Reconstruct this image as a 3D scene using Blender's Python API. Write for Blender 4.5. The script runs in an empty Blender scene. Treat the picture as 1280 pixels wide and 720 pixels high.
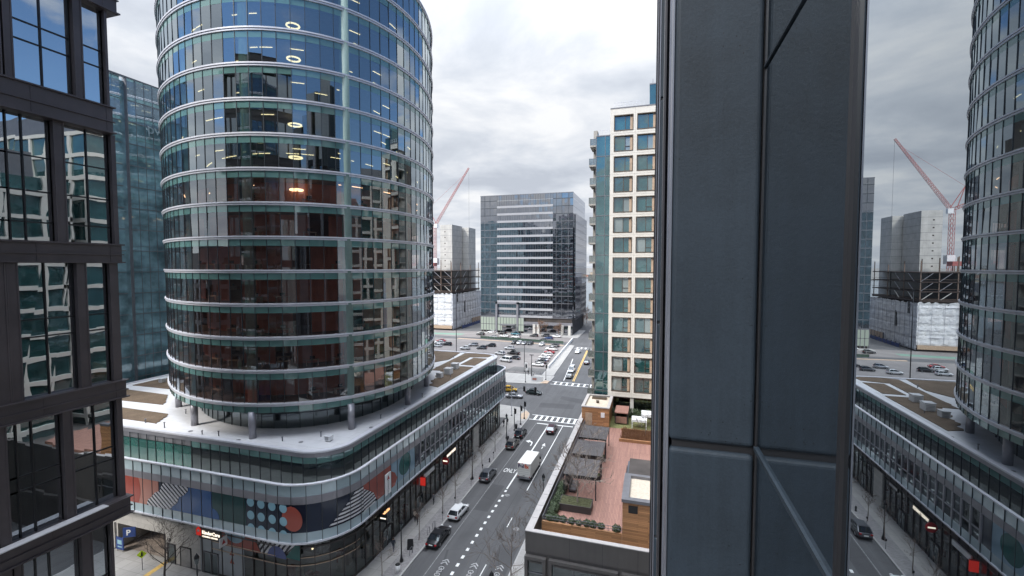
import bpy, bmesh, math, random
from mathutils import Vector, Matrix
random.seed(7)
C = bpy.context.scene
COL = C.collection
R = math.radians
# ------------------------------------------------------------------ camera
CAMZ = 37.0
YAW, PITCH = R(17.05), R(2.717)
cam_d = bpy.data.cameras.new('camera'); cam = bpy.data.objects.new('camera', cam_d); COL.objects.link(cam)
cam_d.sensor_width = 36.0; cam_d.lens = 16.003; cam_d.clip_start = 0.05; cam_d.clip_end = 12000
cam.location = (0, 0, CAMZ); cam.rotation_euler = (R(90) - PITCH, 0, YAW)
C.camera = cam
# ------------------------------------------------------------------ light: broken cloud, soft sun from behind
SUN_EL, SUN_AZ = R(40), R(213)          # azimuth clockwise from +Y
w = bpy.data.worlds.new('World'); C.world = w; w.use_nodes = True
nt = w.node_tree; N = nt.nodes; L = nt.links; N.clear()
def wn(t, **k):
    n = N.new(t)
    for a, b in k.items(): setattr(n, a, b)
    return n
def wm(op, a, b=None, clamp=False):
    n = wn('ShaderNodeMath', operation=op, use_clamp=clamp)
    for i, v in enumerate((a, b)):
        if v is None: continue
        if isinstance(v, (int, float)): n.inputs[i].default_value = v
        else: L.new(v, n.inputs[i])
    return n.outputs[0]
sky = wn('ShaderNodeTexSky', sky_type='NISHITA'); sky.sun_disc = False
sky.dust_density = 0.0; sky.ozone_density = 5.0; sky.sun_elevation = SUN_EL; sky.sun_rotation = SUN_AZ
bg_sky = wn('ShaderNodeBackground'); bg_sky.inputs[1].default_value = 0.11
L.new(sky.outputs[0], bg_sky.inputs[0])
tc = wn('ShaderNodeTexCoord'); sep = wn('ShaderNodeSeparateXYZ'); L.new(tc.outputs['Generated'], sep.inputs[0])
zc = wm('ADD', wm('MAXIMUM', sep.outputs[2], 0.0), 0.16)
px_, py_ = wm('DIVIDE', sep.outputs[0], zc), wm('DIVIDE', sep.outputs[1], zc)
cmb = wn('ShaderNodeCombineXYZ'); L.new(px_, cmb.inputs[0]); L.new(py_, cmb.inputs[1])
def noise(scale, detail, rough, off, dist=0.3):
    mp = wn('ShaderNodeMapping'); mp.inputs['Location'].default_value = off; L.new(cmb.outputs[0], mp.inputs[0])
    n = wn('ShaderNodeTexNoise'); n.inputs['Scale'].default_value = scale; n.inputs['Detail'].default_value = detail
    n.inputs['Roughness'].default_value = rough; n.inputs['Distortion'].default_value = dist
    L.new(mp.outputs[0], n.inputs['Vector']); return n.outputs[0]
n_gap = noise(0.62, 9, 0.56, (3.1, 1.7, 0.4)); n_sh = noise(1.7, 11, 0.56, (7.3, 2.2, 1.0), 0.25); n_big = noise(0.33, 4, 0.5, (1.2, 9.1, 2.0))
side = wm('MAXIMUM', wm('MULTIPLY', sep.outputs[0], 1.3), wm('MULTIPLY', sep.outputs[1], -0.38))    # more blue gaps behind the viewer and to the right
behind = wm('SUBTRACT', wm('MULTIPLY', side, 0.50), wm('MULTIPLY', wm('SUBTRACT', 0.30, sep.outputs[2], True), 2.6))
cov = wm('SUBTRACT', wm('ADD', wm('MULTIPLY', wm('SUBTRACT', n_gap, 0.5), 2.3), behind), 0.07)
gap = wm('MULTIPLY', cov, 9.0, True)                            # 0 cloud .. 1 blue
bright = wm('ADD', wm('MULTIPLY', wm('SUBTRACT', n_sh, 0.5), 3.2), wm('MULTIPLY', wm('SUBTRACT', n_big, 0.5), 0.3))
ramp = wn('ShaderNodeValToRGB'); L.new(wm('ADD', bright, 0.52, True), ramp.inputs[0])
cr = ramp.color_ramp
cr.elements[0].position = 0.0; cr.elements[0].color = (0.37, 0.40, 0.455, 1)
cr.elements[1].position = 1.0; cr.elements[1].color = (0.63, 0.64, 0.655, 1)
e = cr.elements.new(0.45); e.color = (0.46, 0.49, 0.54, 1)
e = cr.elements.new(0.75); e.color = (0.55, 0.57, 0.605, 1)
zen = wm('ADD', 0.99, wm('MULTIPLY', wm('POWER', wm('MAXIMUM', sep.outputs[2], 0.0), 5.0), 14.0))   # overcast sky is brighter overhead; zenith boosted far beyond that to light the street
bg_cl = wn('ShaderNodeBackground'); L.new(ramp.outputs[0], bg_cl.inputs[0]); L.new(zen, bg_cl.inputs[1])
mixw = wn('ShaderNodeMixShader'); L.new(gap, mixw.inputs[0]); L.new(bg_cl.outputs[0], mixw.inputs[1]); L.new(bg_sky.outputs[0], mixw.inputs[2])
wo = wn('ShaderNodeOutputWorld'); L.new(mixw.outputs[0], wo.inputs[0])
sd = bpy.data.lights.new('sun', 'SUN'); sd.energy = 2.6; sd.angle = R(14); sd.color = (1.0, 0.95, 0.88)
sun = bpy.data.objects.new('sun', sd); COL.objects.link(sun)
sv = Vector((math.sin(SUN_AZ) * math.cos(SUN_EL), math.cos(SUN_AZ) * math.cos(SUN_EL), math.sin(SUN_EL)))
sun.rotation_euler = (-sv).to_track_quat('-Z', 'Y').to_euler()
sun.location = sv * 300
vs = C.view_settings; vs.view_transform = 'Standard'; vs.look = 'None'; vs.exposure = 0.60; vs.gamma = 1.0; vs.use_curve_mapping = False
C.cycles.max_bounces = 10; C.cycles.transparent_max_bounces = 24; C.cycles.glossy_bounces = 5; C.cycles.diffuse_bounces = 4

# ------------------------------------------------------------------ sight lines -> positions on planes of the place (X right of the street line, Y along the street)
F_ = 569.0
def ray(px, py):
    u, v = (px - 640) / F_, (360 - py) / F_
    cp, sp = math.cos(PITCH), math.sin(PITCH)
    f, z = cp + v * sp, -sp + v * cp
    return (u * math.cos(YAW) - f * math.sin(YAW), u * math.sin(YAW) + f * math.cos(YAW), z)
def on_front(px, py, s):                # plane Y = s
    q = ray(px, py); k = s / q[1]; return (q[0] * k, CAMZ + q[2] * k)
def on_side(px, py, t):                 # plane X = t
    q = ray(px, py); k = t / q[0]; return (q[1] * k, CAMZ + q[2] * k)
def gnd(px, py, z=0.0):
    q = ray(px, py); k = (z - CAMZ) / q[2]; return (q[0] * k, q[1] * k)
K = 37.0 / 34.0

# ------------------------------------------------------------------ materials
MATS = {}
class NT:
    def __init__(s, name):
        s.m = bpy.data.materials.new(name); s.m.use_nodes = True; s.t = s.m.node_tree; s.t.nodes.clear()
        s.out = s.n('ShaderNodeOutputMaterial'); s._oc = None
    def n(s, t, **k):
        x = s.t.nodes.new(t)
        for a, b in k.items(): setattr(x, a, b)
        return x
    def l(s, a, b): s.t.links.new(a, b)
    def oc(s):
        if s._oc is None: s._oc = s.n('ShaderNodeTexCoord').outputs['Object']
        return s._oc
    def math(s, op, a, b=None, clamp=False):
        x = s.n('ShaderNodeMath', operation=op, use_clamp=clamp)
        for i, v in enumerate((a, b)):
            if v is None: continue
            if isinstance(v, (int, float)): x.inputs[i].default_value = v
            else: s.l(v, x.inputs[i])
        return x.outputs[0]
    def noise(s, sc, det=4, rough=0.55, vec=None, stretch=None):
        x = s.n('ShaderNodeTexNoise'); x.inputs['Scale'].default_value = sc; x.inputs['Detail'].default_value = det; x.inputs['Roughness'].default_value = rough
        v = vec or s.oc()
        if stretch:
            mp = s.n('ShaderNodeMapping'); mp.inputs['Scale'].default_value = stretch; s.l(v, mp.inputs[0]); v = mp.outputs[0]
        s.l(v, x.inputs['Vector']); return x.outputs[0]
    def mixc(s, f, a, b, blend='MIX'):
        x = s.n('ShaderNodeMix', data_type='RGBA', blend_type=blend)
        for i, v in ((0, f), (6, a), (7, b)):
            if isinstance(v, (int, float)): x.inputs[i].default_value = v
            elif isinstance(v, tuple): x.inputs[i].default_value = (*v, 1) if len(v) == 3 else v
            else: s.l(v, x.inputs[i])
        return x.outputs[2]
    def ramp(s, f, lo, hi):
        x = s.n('ShaderNodeMapRange'); x.inputs[1].default_value = lo; x.inputs[2].default_value = hi; s.l(f, x.inputs[0]); return x.outputs[0]
    def bump(s, h, dist, strength=1.0):
        x = s.n('ShaderNodeBump'); x.inputs['Strength'].default_value = strength; x.inputs['Distance'].default_value = dist; s.l(h, x.inputs['Height']); return x.outputs[0]
    def done(s): s.l(s.sh, s.out.inputs[0]); return s.m
def mul(c, k): return tuple(min(1.0, x * k) for x in c)
def mat(name, col, rough=0.6, metal=0.0, var=0.18, scale=1.5, bump=0.0, streak=0.0, spec=0.5, coat=0.0):
    if name in MATS: return MATS[name]
    t = NT(name)
    p = t.n('ShaderNodeBsdfPrincipled'); p.inputs['Roughness'].default_value = rough; p.inputs['Metallic'].default_value = metal
    p.inputs['Specular IOR Level'].default_value = spec; p.inputs['Coat Weight'].default_value = coat
    n1 = t.noise(scale, 6, 0.6); c = t.mixc(t.ramp(n1, 0.3, 0.7), mul(col, 1 - var), mul(col, 1 + var))
    if streak:
        n2 = t.noise(1.0, 4, 0.6, stretch=(2.2, 2.2, 0.12)); c = t.mixc(t.math('MULTIPLY', t.ramp(n2, 0.45, 0.75), streak), c, mul(col, 0.55))
    t.l(c, p.inputs['Base Color'])
    if bump: t.l(t.bump(t.noise(scale * 6, 4), bump), p.inputs['Normal'])
    t.sh = p.outputs[0]; MATS[name] = t.done(); return MATS[name]
def fres(t, r0, power=4.0, hi=0.95):
    lw = t.n('ShaderNodeLayerWeight'); lw.inputs['Blend'].default_value = 0.5
    return t.math('ADD', t.math('MULTIPLY', t.math('POWER', lw.outputs['Facing'], power), hi - r0), r0)
def glass(name, body, r0=0.3, tint=(0.92, 0.97, 1.0), through=0.0, tcol=(0.3, 0.42, 0.42), wav=0.0, wscale=0.5, rough=0.012, var=0.3, power=4.0, hi=0.95):
    """window glass: dark body (or a tinted see-through pane) under a mirror coat that grows towards grazing angles"""
    if name in MATS: return MATS[name]
    t = NT(name)
    d = t.n('ShaderNodeBsdfDiffuse'); n1 = t.noise(0.35, 3)
    t.l(t.mixc(t.ramp(n1, 0.3, 0.7), mul(body, 1 - var), mul(body, 1 + var)), d.inputs[0])
    base = d.outputs[0]
    if through:
        tr = t.n('ShaderNodeBsdfTransparent'); tr.inputs[0].default_value = (*tcol, 1)
        mx = t.n('ShaderNodeMixShader'); mx.inputs[0].default_value = through; t.l(base, mx.inputs[1]); t.l(tr.outputs[0], mx.inputs[2]); base = mx.outputs[0]
    g = t.n('ShaderNodeBsdfGlossy'); g.inputs[0].default_value = (*tint, 1); g.inputs['Roughness'].default_value = rough
    if wav: t.l(t.bump(t.noise(wscale, 2, 0.4), wav), g.inputs['Normal'])
    m = t.n('ShaderNodeMixShader'); t.l(fres(t, r0, power, hi), m.inputs[0]); t.l(base, m.inputs[1]); t.l(g.outputs[0], m.inputs[2])
    t.sh = m.outputs[0]; MATS[name] = t.done(); return MATS[name]
def grid_mat(name, col, joint, sx, sy, rough=0.75, var=0.12, jw=0.02, offset=0.0, bias=0.0, axes='XY', speck=0.0):
    """slabs, planks or panels with joints (brick texture on the named axes of the object)"""
    if name in MATS: return MATS[name]
    t = NT(name); p = t.n('ShaderNodeBsdfPrincipled'); p.inputs['Roughness'].default_value = rough
    sp = t.n('ShaderNodeSeparateXYZ'); t.l(t.oc(), sp.inputs[0]); cb = t.n('ShaderNodeCombineXYZ')
    t.l(sp.outputs['XYZ'.index(axes[0])], cb.inputs[0]); t.l(sp.outputs['XYZ'.index(axes[1])], cb.inputs[1])
    b = t.n('ShaderNodeTexBrick'); t.l(cb.outputs[0], b.inputs['Vector']); b.offset = offset
    b.inputs['Scale'].default_value = 1.0; b.inputs['Brick Width'].default_value = sx; b.inputs['Row Height'].default_value = sy
    b.inputs['Mortar Size'].default_value = jw; b.inputs['Mortar Smooth'].default_value = 0.1; b.inputs['Bias'].default_value = bias
    b.inputs['Color1'].default_value = (*mul(col, 1 - var), 1); b.inputs['Color2'].default_value = (*mul(col, 1 + var), 1); b.inputs['Mortar'].default_value = (*joint, 1)
    n1 = t.ramp(t.noise(0.6, 6, 0.65), 0.3, 0.75)
    c = t.mixc(n1, b.outputs[0], (0.72, 0.72, 0.72), 'MULTIPLY')
    x = t.n('ShaderNodeMix', data_type='RGBA'); x.inputs[0].default_value = 0.55; t.l(b.outputs[0], x.inputs[6]); t.l(c, x.inputs[7])
    t.l(x.outputs[2], p.inputs['Base Color']); t.sh = p.outputs[0]; MATS[name] = t.done(); return MATS[name]
def asphalt(name, col, worn=0.5):
    if name in MATS: return MATS[name]
    t = NT(name); p = t.n('ShaderNodeBsdfPrincipled'); p.inputs['Roughness'].default_value = 0.85
    a = t.ramp(t.noise(0.12, 8, 0.6), 0.35, 0.7); b = t.ramp(t.noise(18, 4, 0.7), 0.25, 0.75)
    tr = t.ramp(t.noise(1.0, 5, 0.6, stretch=(0.9, 0.05, 1)), 0.4, 0.7)           # wheel-worn lengthwise streaks
    v = t.n('ShaderNodeTexVoronoi', feature='DISTANCE_TO_EDGE'); v.inputs['Scale'].default_value = 0.13; t.l(t.oc(), v.inputs['Vector'])
    crack = t.math('LESS_THAN', v.outputs[0], 0.003)
    c = t.mixc(a, mul(col, 0.8), mul(col, 1.2)); c = t.mixc(t.math('MULTIPLY', b, 0.45), c, mul(col, 0.62)); c = t.mixc(t.math('MULTIPLY', tr, worn), c, mul(col, 1.35))
    c = t.mixc(t.math('MULTIPLY', crack, 0.5), c, mul(col, 0.4))
    t.l(c, p.inputs['Base Color']); t.l(t.bump(t.noise(30, 3), 0.01), p.inputs['Normal']); t.sh = p.outputs[0]; MATS[name] = t.done(); return MATS[name]
def emit(name, col, s):
    if name in MATS: return MATS[name]
    t = NT(name); e = t.n('ShaderNodeEmission'); e.inputs[0].default_value = (*col, 1); e.inputs[1].default_value = s; t.sh = e.outputs[0]; MATS[name] = t.done(); return MATS[name]

M = dict(
    asphalt=asphalt('asphalt', (0.086, 0.086, 0.089)), lot=asphalt('lot_asphalt', (0.20, 0.184, 0.177), 0.15),
    paint=mat('road_paint', (0.72, 0.72, 0.70), 0.7, var=0.25, scale=5), yellow=mat('yellow_paint', (0.62, 0.40, 0.12), 0.7, var=0.2, scale=4),
    green_paint=mat('green_paint', (0.13, 0.23, 0.175), 0.7), worn=mat('worn_paint', (0.20, 0.20, 0.20), 0.8, var=0.5, scale=3),
    walk=grid_mat('sidewalk', (0.33, 0.32, 0.305), (0.2, 0.19, 0.18), 1.5, 1.5, var=0.07, jw=0.02),
    brickwalk=grid_mat('paver_strip', (0.26, 0.25, 0.25), (0.17, 0.165, 0.16), 0.4, 0.2, var=0.15, jw=0.01, offset=0.5),
    kerb=mat('granite_kerb', (0.36, 0.35, 0.34), 0.7, var=0.15, scale=6), ground=mat('ground', (0.16, 0.155, 0.145), 0.9, var=0.3, scale=0.05),
    water=None,
    white_metal=mat('white_metal', (0.62, 0.62, 0.66), 0.35, 0.2, var=0.06), grey_metal=mat('grey_metal', (0.30, 0.295, 0.32), 0.4, 0.5, var=0.08, scale=0.7),
    mid_metal=mat('mid_metal', (0.19, 0.19, 0.205), 0.45, 0.5, var=0.1), dark_metal=mat('dark_metal', (0.035, 0.035, 0.04), 0.45, 0.3, var=0.15),
    black=mat('black_paint', (0.012, 0.012, 0.014), 0.4), mullion=mat('mullion', (0.06, 0.068, 0.075), 0.4, 0.5),
    interior=mat('interior_dark', (0.060, 0.050, 0.045), 0.8, var=0.4, scale=0.4), slab=mat('slab_edge', (0.10, 0.095, 0.09), 0.8),
    ceiling=mat('ceiling_tile', (0.16, 0.15, 0.14), 0.8), veilwall=mat('veil_brown', (0.50, 0.22, 0.16), 0.7, var=0.3, scale=0.3), core=mat('core_wall', (0.15, 0.085, 0.065), 0.8, var=0.35, scale=0.25),  # brown of the added tower walls imitates a reflected veil
    desk=mat('desk', (0.42, 0.36, 0.28), 0.6), concrete=mat('concrete', (0.52, 0.505, 0.47), 0.85, var=0.14, scale=0.35, streak=0.3, bump=0.01),
    membrane=grid_mat('roof_membrane', (0.57, 0.57, 0.58), (0.40, 0.40, 0.405), 9.0, 1.9, 0.75, var=0.06, jw=0.02, offset=0.3), sedum=None,
    spandrel=glass('spandrel_glass', (0.10, 0.20, 0.185), 0.16, (0.9, 1.0, 1.0), rough=0.05, var=0.12),
    frit=glass('fritted_glass', (0.36, 0.45, 0.48), 0.14, rough=0.08, var=0.08), teal=glass('teal_glass', (0.022, 0.09, 0.075), 0.14, rough=0.03),
    vision=glass('vision_glass', (0.02, 0.03, 0.03), 0.30, (0.86, 0.95, 1.0), through=0.92, tcol=(0.40, 0.50, 0.47), rough=0.008, power=2.6),
    vision_veil=glass('vision_glass_veil_tint', (0.075, 0.045, 0.040), 0.19, (0.86, 0.95, 1.0), through=0.88, tcol=(0.82, 0.68, 0.63), rough=0.008, power=2.8),  # brown veil of a window reflection painted into the lower floors' glass
    shop=glass('shop_glass', (0.02, 0.025, 0.025), 0.10, through=0.9, tcol=(0.40, 0.45, 0.44), rough=0.01, power=4, hi=0.6),
    dark_vision=glass('dark_vision', (0.012, 0.014, 0.014), 0.13, (0.85, 0.95, 1.0), through=0.85, tcol=(0.4, 0.45, 0.44), rough=0.012, power=4.2),
    blueglass=glass('blue_glass', (0.20, 0.33, 0.37), 0.24, (0.85, 0.98, 1.0), rough=0.015, wav=0.02, wscale=0.7, var=0.5),
    curtainglass=glass('curtained_glass', (0.20, 0.23, 0.22), 0.17, (0.82, 0.96, 1.0), var=.1), skyglass=glass('pale_sky_glass', (0.22, 0.33, 0.40), 0.45, rough=0.02), officeglass=glass('office_glass', (0.012, 0.014, 0.019), 0.33, (0.93, 0.95, 1.0), rough=0.015, wav=0.006, wscale=0.6, var=0.6),
    leftglass=glass('left_glass', (0.016, 0.014, 0.013), 0.50, (0.88, 0.95, 1.0), rough=0.004, wav=0.006, wscale=0.42, var=0.6),
    winglass=glass('flat_glass', (0.018, 0.066, 0.066), 0.19, (0.82, 0.96, 1.0), rough=0.01, wav=0.01, wscale=0.8, var=0.5),
    mirror=glass('own_glass', (0.006, 0.007, 0.009), 0.34, (0.90, 0.96, 1.0), rough=0.0, power=1.5, hi=0.78, var=0.1),
    leftbrown=mat('bronze_panel', (0.085, 0.073, 0.077), 0.45, 0.35, var=0.15, scale=0.6), ledge=mat('ledge_metal', (0.50, 0.49, 0.50), 0.5, var=0.08),
    panel=mat('grey_wall_panel', (0.019, 0.027, 0.037), 0.6, var=0.22, scale=2.2, bump=0.004, streak=0.3, spec=0.3), skylit=mat('pillar_skylit_side', (0.15, 0.16, 0.19), 0.4, 0.5),
    cream=mat('cream_panel', (0.63, 0.60, 0.545), 0.6, var=0.05, scale=0.4, streak=0.12), bronze=mat('bronze_frame', (0.13, 0.10, 0.075), 0.4, 0.5), tan=mat('tan_panel', (0.42, 0.31, 0.22), 0.55),
    balc=mat('balcony_slab', (0.36, 0.34, 0.31), 0.8, streak=0.2), railglass=glass('rail_glass', (0.25, 0.26, 0.24), 0.12, through=0.6, tcol=(0.6, 0.65, 0.63)),
    wood=grid_mat('cedar_cladding', (0.42, 0.215, 0.10), (0.14, 0.07, 0.035), 2.4, 0.16, 0.55, var=0.28, jw=0.006, offset=0.37, axes='XZ'),
    woodside=grid_mat('cedar_cladding_side', (0.42, 0.215, 0.10), (0.14, 0.07, 0.035), 2.4, 0.16, 0.55, var=0.28, jw=0.006, offset=0.37, axes='YZ'),
    deck=grid_mat('deck_boards', (0.37, 0.195, 0.150), (0.12, 0.06, 0.05), 3.0, 0.15, 0.6, var=0.14, jw=0.012, offset=0.4, axes='YX'),
    taupe=mat('taupe_panel', (0.105, 0.097, 0.092), 0.55, 0.2, var=0.08, scale=0.5, streak=0.2), cap=mat('parapet_cap', (0.40, 0.375, 0.36), 0.6, var=0.1),
    gravel=mat('roof_gravel', (0.52, 0.45, 0.36), 0.9, var=0.2, scale=6), seam=grid_mat('seam_roof', (0.10, 0.125, 0.16), (0.04, 0.05, 0.06), 0.45, 50, 0.4, var=0.08, jw=0.02, axes='XY'),
    slat=mat('pergola_slat', (0.14, 0.13, 0.13), 0.6), planter=mat('planter_box', (0.055, 0.05, 0.048), 0.6), soil=mat('soil_moss', (0.07, 0.072, 0.032), 0.95, var=0.4, scale=5, bump=0.05),
    leaf=mat('hedge_leaf', (0.060, 0.085, 0.040), 0.6, var=0.45, scale=3), grassy=mat('winter_grass', (0.20, 0.20, 0.08), 0.9, var=0.4, scale=4, bump=0.05), bark=mat('bark', (0.17, 0.135, 0.115), 0.9, var=0.25, scale=8), barkdark=mat('bark_dark', (0.09, 0.075, 0.07), 0.9, var=0.25, scale=8),
    palebark=mat('pale_bark', (0.30, 0.25, 0.21), 0.9, var=0.2, scale=8), rust=mat('dry_bracken', (0.22, 0.11, 0.055), 0.9, var=0.4, scale=3),
    stone=grid_mat('limestone', (0.50, 0.485, 0.46), (0.33, 0.32, 0.31), 1.6, 0.55, 0.8, var=0.08, jw=0.012, offset=0.5, axes='XZ'),
    shopframe=mat('shop_frame', (0.065, 0.056, 0.056), 0.45, 0.3), wrap=None, steel=mat('site_steel', (0.045, 0.03, 0.025), 0.7, var=0.4), rustpost=mat('site_column', (0.19, 0.135, 0.105), 0.7, var=0.3),
    louvre2=mat('pale_spandrel', (0.34, 0.34, 0.355), .6, var=.05), crane=mat('crane_red', (0.40, 0.13, 0.12), 0.5), tyre=mat('tyre', (0.02, 0.02, 0.02), 0.8), rim=mat('rim', (0.35, 0.35, 0.36), 0.35, 0.7), carglass=glass('car_glass', (0.012, 0.014, 0.016), 0.10, rough=0.02, power=4),
    lamp_red=mat('tail_lens', (0.35, 0.015, 0.02), 0.25), lamp_white=mat('head_lens', (0.75, 0.75, 0.75), 0.2), plate=mat('plate', (0.7, 0.7, 0.68), 0.5),
    skin=mat('skin', (0.45, 0.28, 0.2), 0.6), hair=mat('hair', (0.05, 0.035, 0.025), 0.6), white=mat('white_paint', (0.78, 0.78, 0.78), 0.5, var=0.05), glow=emit('ceiling_lamp', (1.0, 0.72, 0.42), 2.6), glow2=emit('sign_lamp', (1.0, 0.88, 0.72), 1.0), glowred=emit('red_sign_lamp', (0.7, 0.04, 0.03), 0.42),
    lobby=emit('lobby_light', (0.80, 0.92, 0.80), 0.42), amber=mat('signal_yellow', (0.75, 0.32, 0.03), 0.5), sign_red=mat('sign_red', (0.36, 0.02, 0.025), 0.5),
)
for nm, c in dict(m_red=(0.30, 0.065, 0.045), m_pink=(0.42, 0.19, 0.145), m_blue=(0.03, 0.095, 0.26), m_teal=(0.018, 0.06, 0.06), m_navy=(0.020, 0.026, 0.045), m_dot=(0.24, 0.42, 0.50), m_white=(0.58, 0.56, 0.58), m_black=(0.014, 0.014, 0.026), m_sky=(0.22, 0.33, 0.41), m_green=(0.015, 0.10, 0.09), m_violet=(0.07, 0.09, 0.24), m_grey=(0.30, 0.32, 0.34)).items():
    M[nm] = glass('film_' + nm[2:], c, 0.05, rough=0.1, var=0.06)
def cement_panel():
    t = NT('cement_wall_panel'); p = t.n('ShaderNodeBsdfPrincipled'); p.inputs['Roughness'].default_value = 0.66; p.inputs['Specular IOR Level'].default_value = 0.3
    base = (0.0135, 0.0205, 0.029)
    c = t.mixc(t.ramp(t.noise(1.6, 8, 0.65), 0.32, 0.68), mul(base, 0.72), mul(base, 1.35)); c = t.mixc(t.math('MULTIPLY', t.ramp(t.noise(70, 3, 0.7), 0.3, 0.7), 0.35), c, mul(base, 1.9))
    c = t.mixc(t.math('MULTIPLY', t.ramp(t.noise(3.0, 5, 0.65, stretch=(4, 4, 0.16)), 0.5, 0.78), 0.22), c, mul(base, 2.0))
    c = t.mixc(t.math('MULTIPLY', t.ramp(t.noise(2.2, 5, 0.65, stretch=(5, 5, 0.3)), 0.52, 0.75), 0.22), c, mul(base, 0.45))
    v = t.n('ShaderNodeTexVoronoi'); v.inputs['Scale'].default_value = 26; t.l(t.oc(), v.inputs['Vector']); pit = t.math('LESS_THAN', v.outputs['Distance'], 0.11); pit = t.math('MULTIPLY', pit, t.ramp(t.noise(3.3, 2), 0.55, 0.62))
    c = t.mixc(pit, c, mul(base, 0.25)); t.l(c, p.inputs['Base Color']); t.l(t.bump(t.noise(45, 5, 0.65), 0.002), p.inputs['Normal']); t.sh = p.outputs[0]; M['panel'] = t.done()
cement_panel()
def special():
    t = NT('harbour_water'); p = t.n('ShaderNodeBsdfPrincipled'); p.inputs['Base Color'].default_value = (0.10, 0.13, 0.15, 1); p.inputs['Roughness'].default_value = 0.16
    t.l(t.bump(t.noise(0.35, 4), 0.35), p.inputs['Normal']); t.sh = p.outputs[0]; M['water'] = t.done()
    t = NT('sedum_bed'); p = t.n('ShaderNodeBsdfPrincipled'); p.inputs['Roughness'].default_value = 0.95
    c = t.mixc(t.ramp(t.noise(0.5, 6, 0.7), 0.35, 0.65), (0.115, 0.074, 0.048), (0.175, 0.122, 0.084)); c = t.mixc(t.math('MULTIPLY', t.ramp(t.noise(7, 5, 0.7), 0.3, 0.7), 0.6), c, (0.05, 0.045, 0.025))
    t.l(c, p.inputs['Base Color']); t.l(t.bump(t.noise(9, 4), 0.06), p.inputs['Normal']); t.sh = p.outputs[0]; M['sedum'] = t.done()
    t = NT('site_wrap'); p = t.n('ShaderNodeBsdfPrincipled'); p.inputs['Roughness'].default_value = 0.55
    b = t.n('ShaderNodeTexNoise'); c = t.mixc(t.ramp(t.noise(0.35, 6, 0.65), 0.3, 0.7), (0.58, 0.59, 0.62), (0.78, 0.78, 0.79)); t.l(c, p.inputs['Base Color'])
    t.l(t.bump(t.noise(0.45, 6, 0.6), 0.7), p.inputs['Normal']); t.sh = p.outputs[0]; M['wrap'] = t.done()
special()

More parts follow.
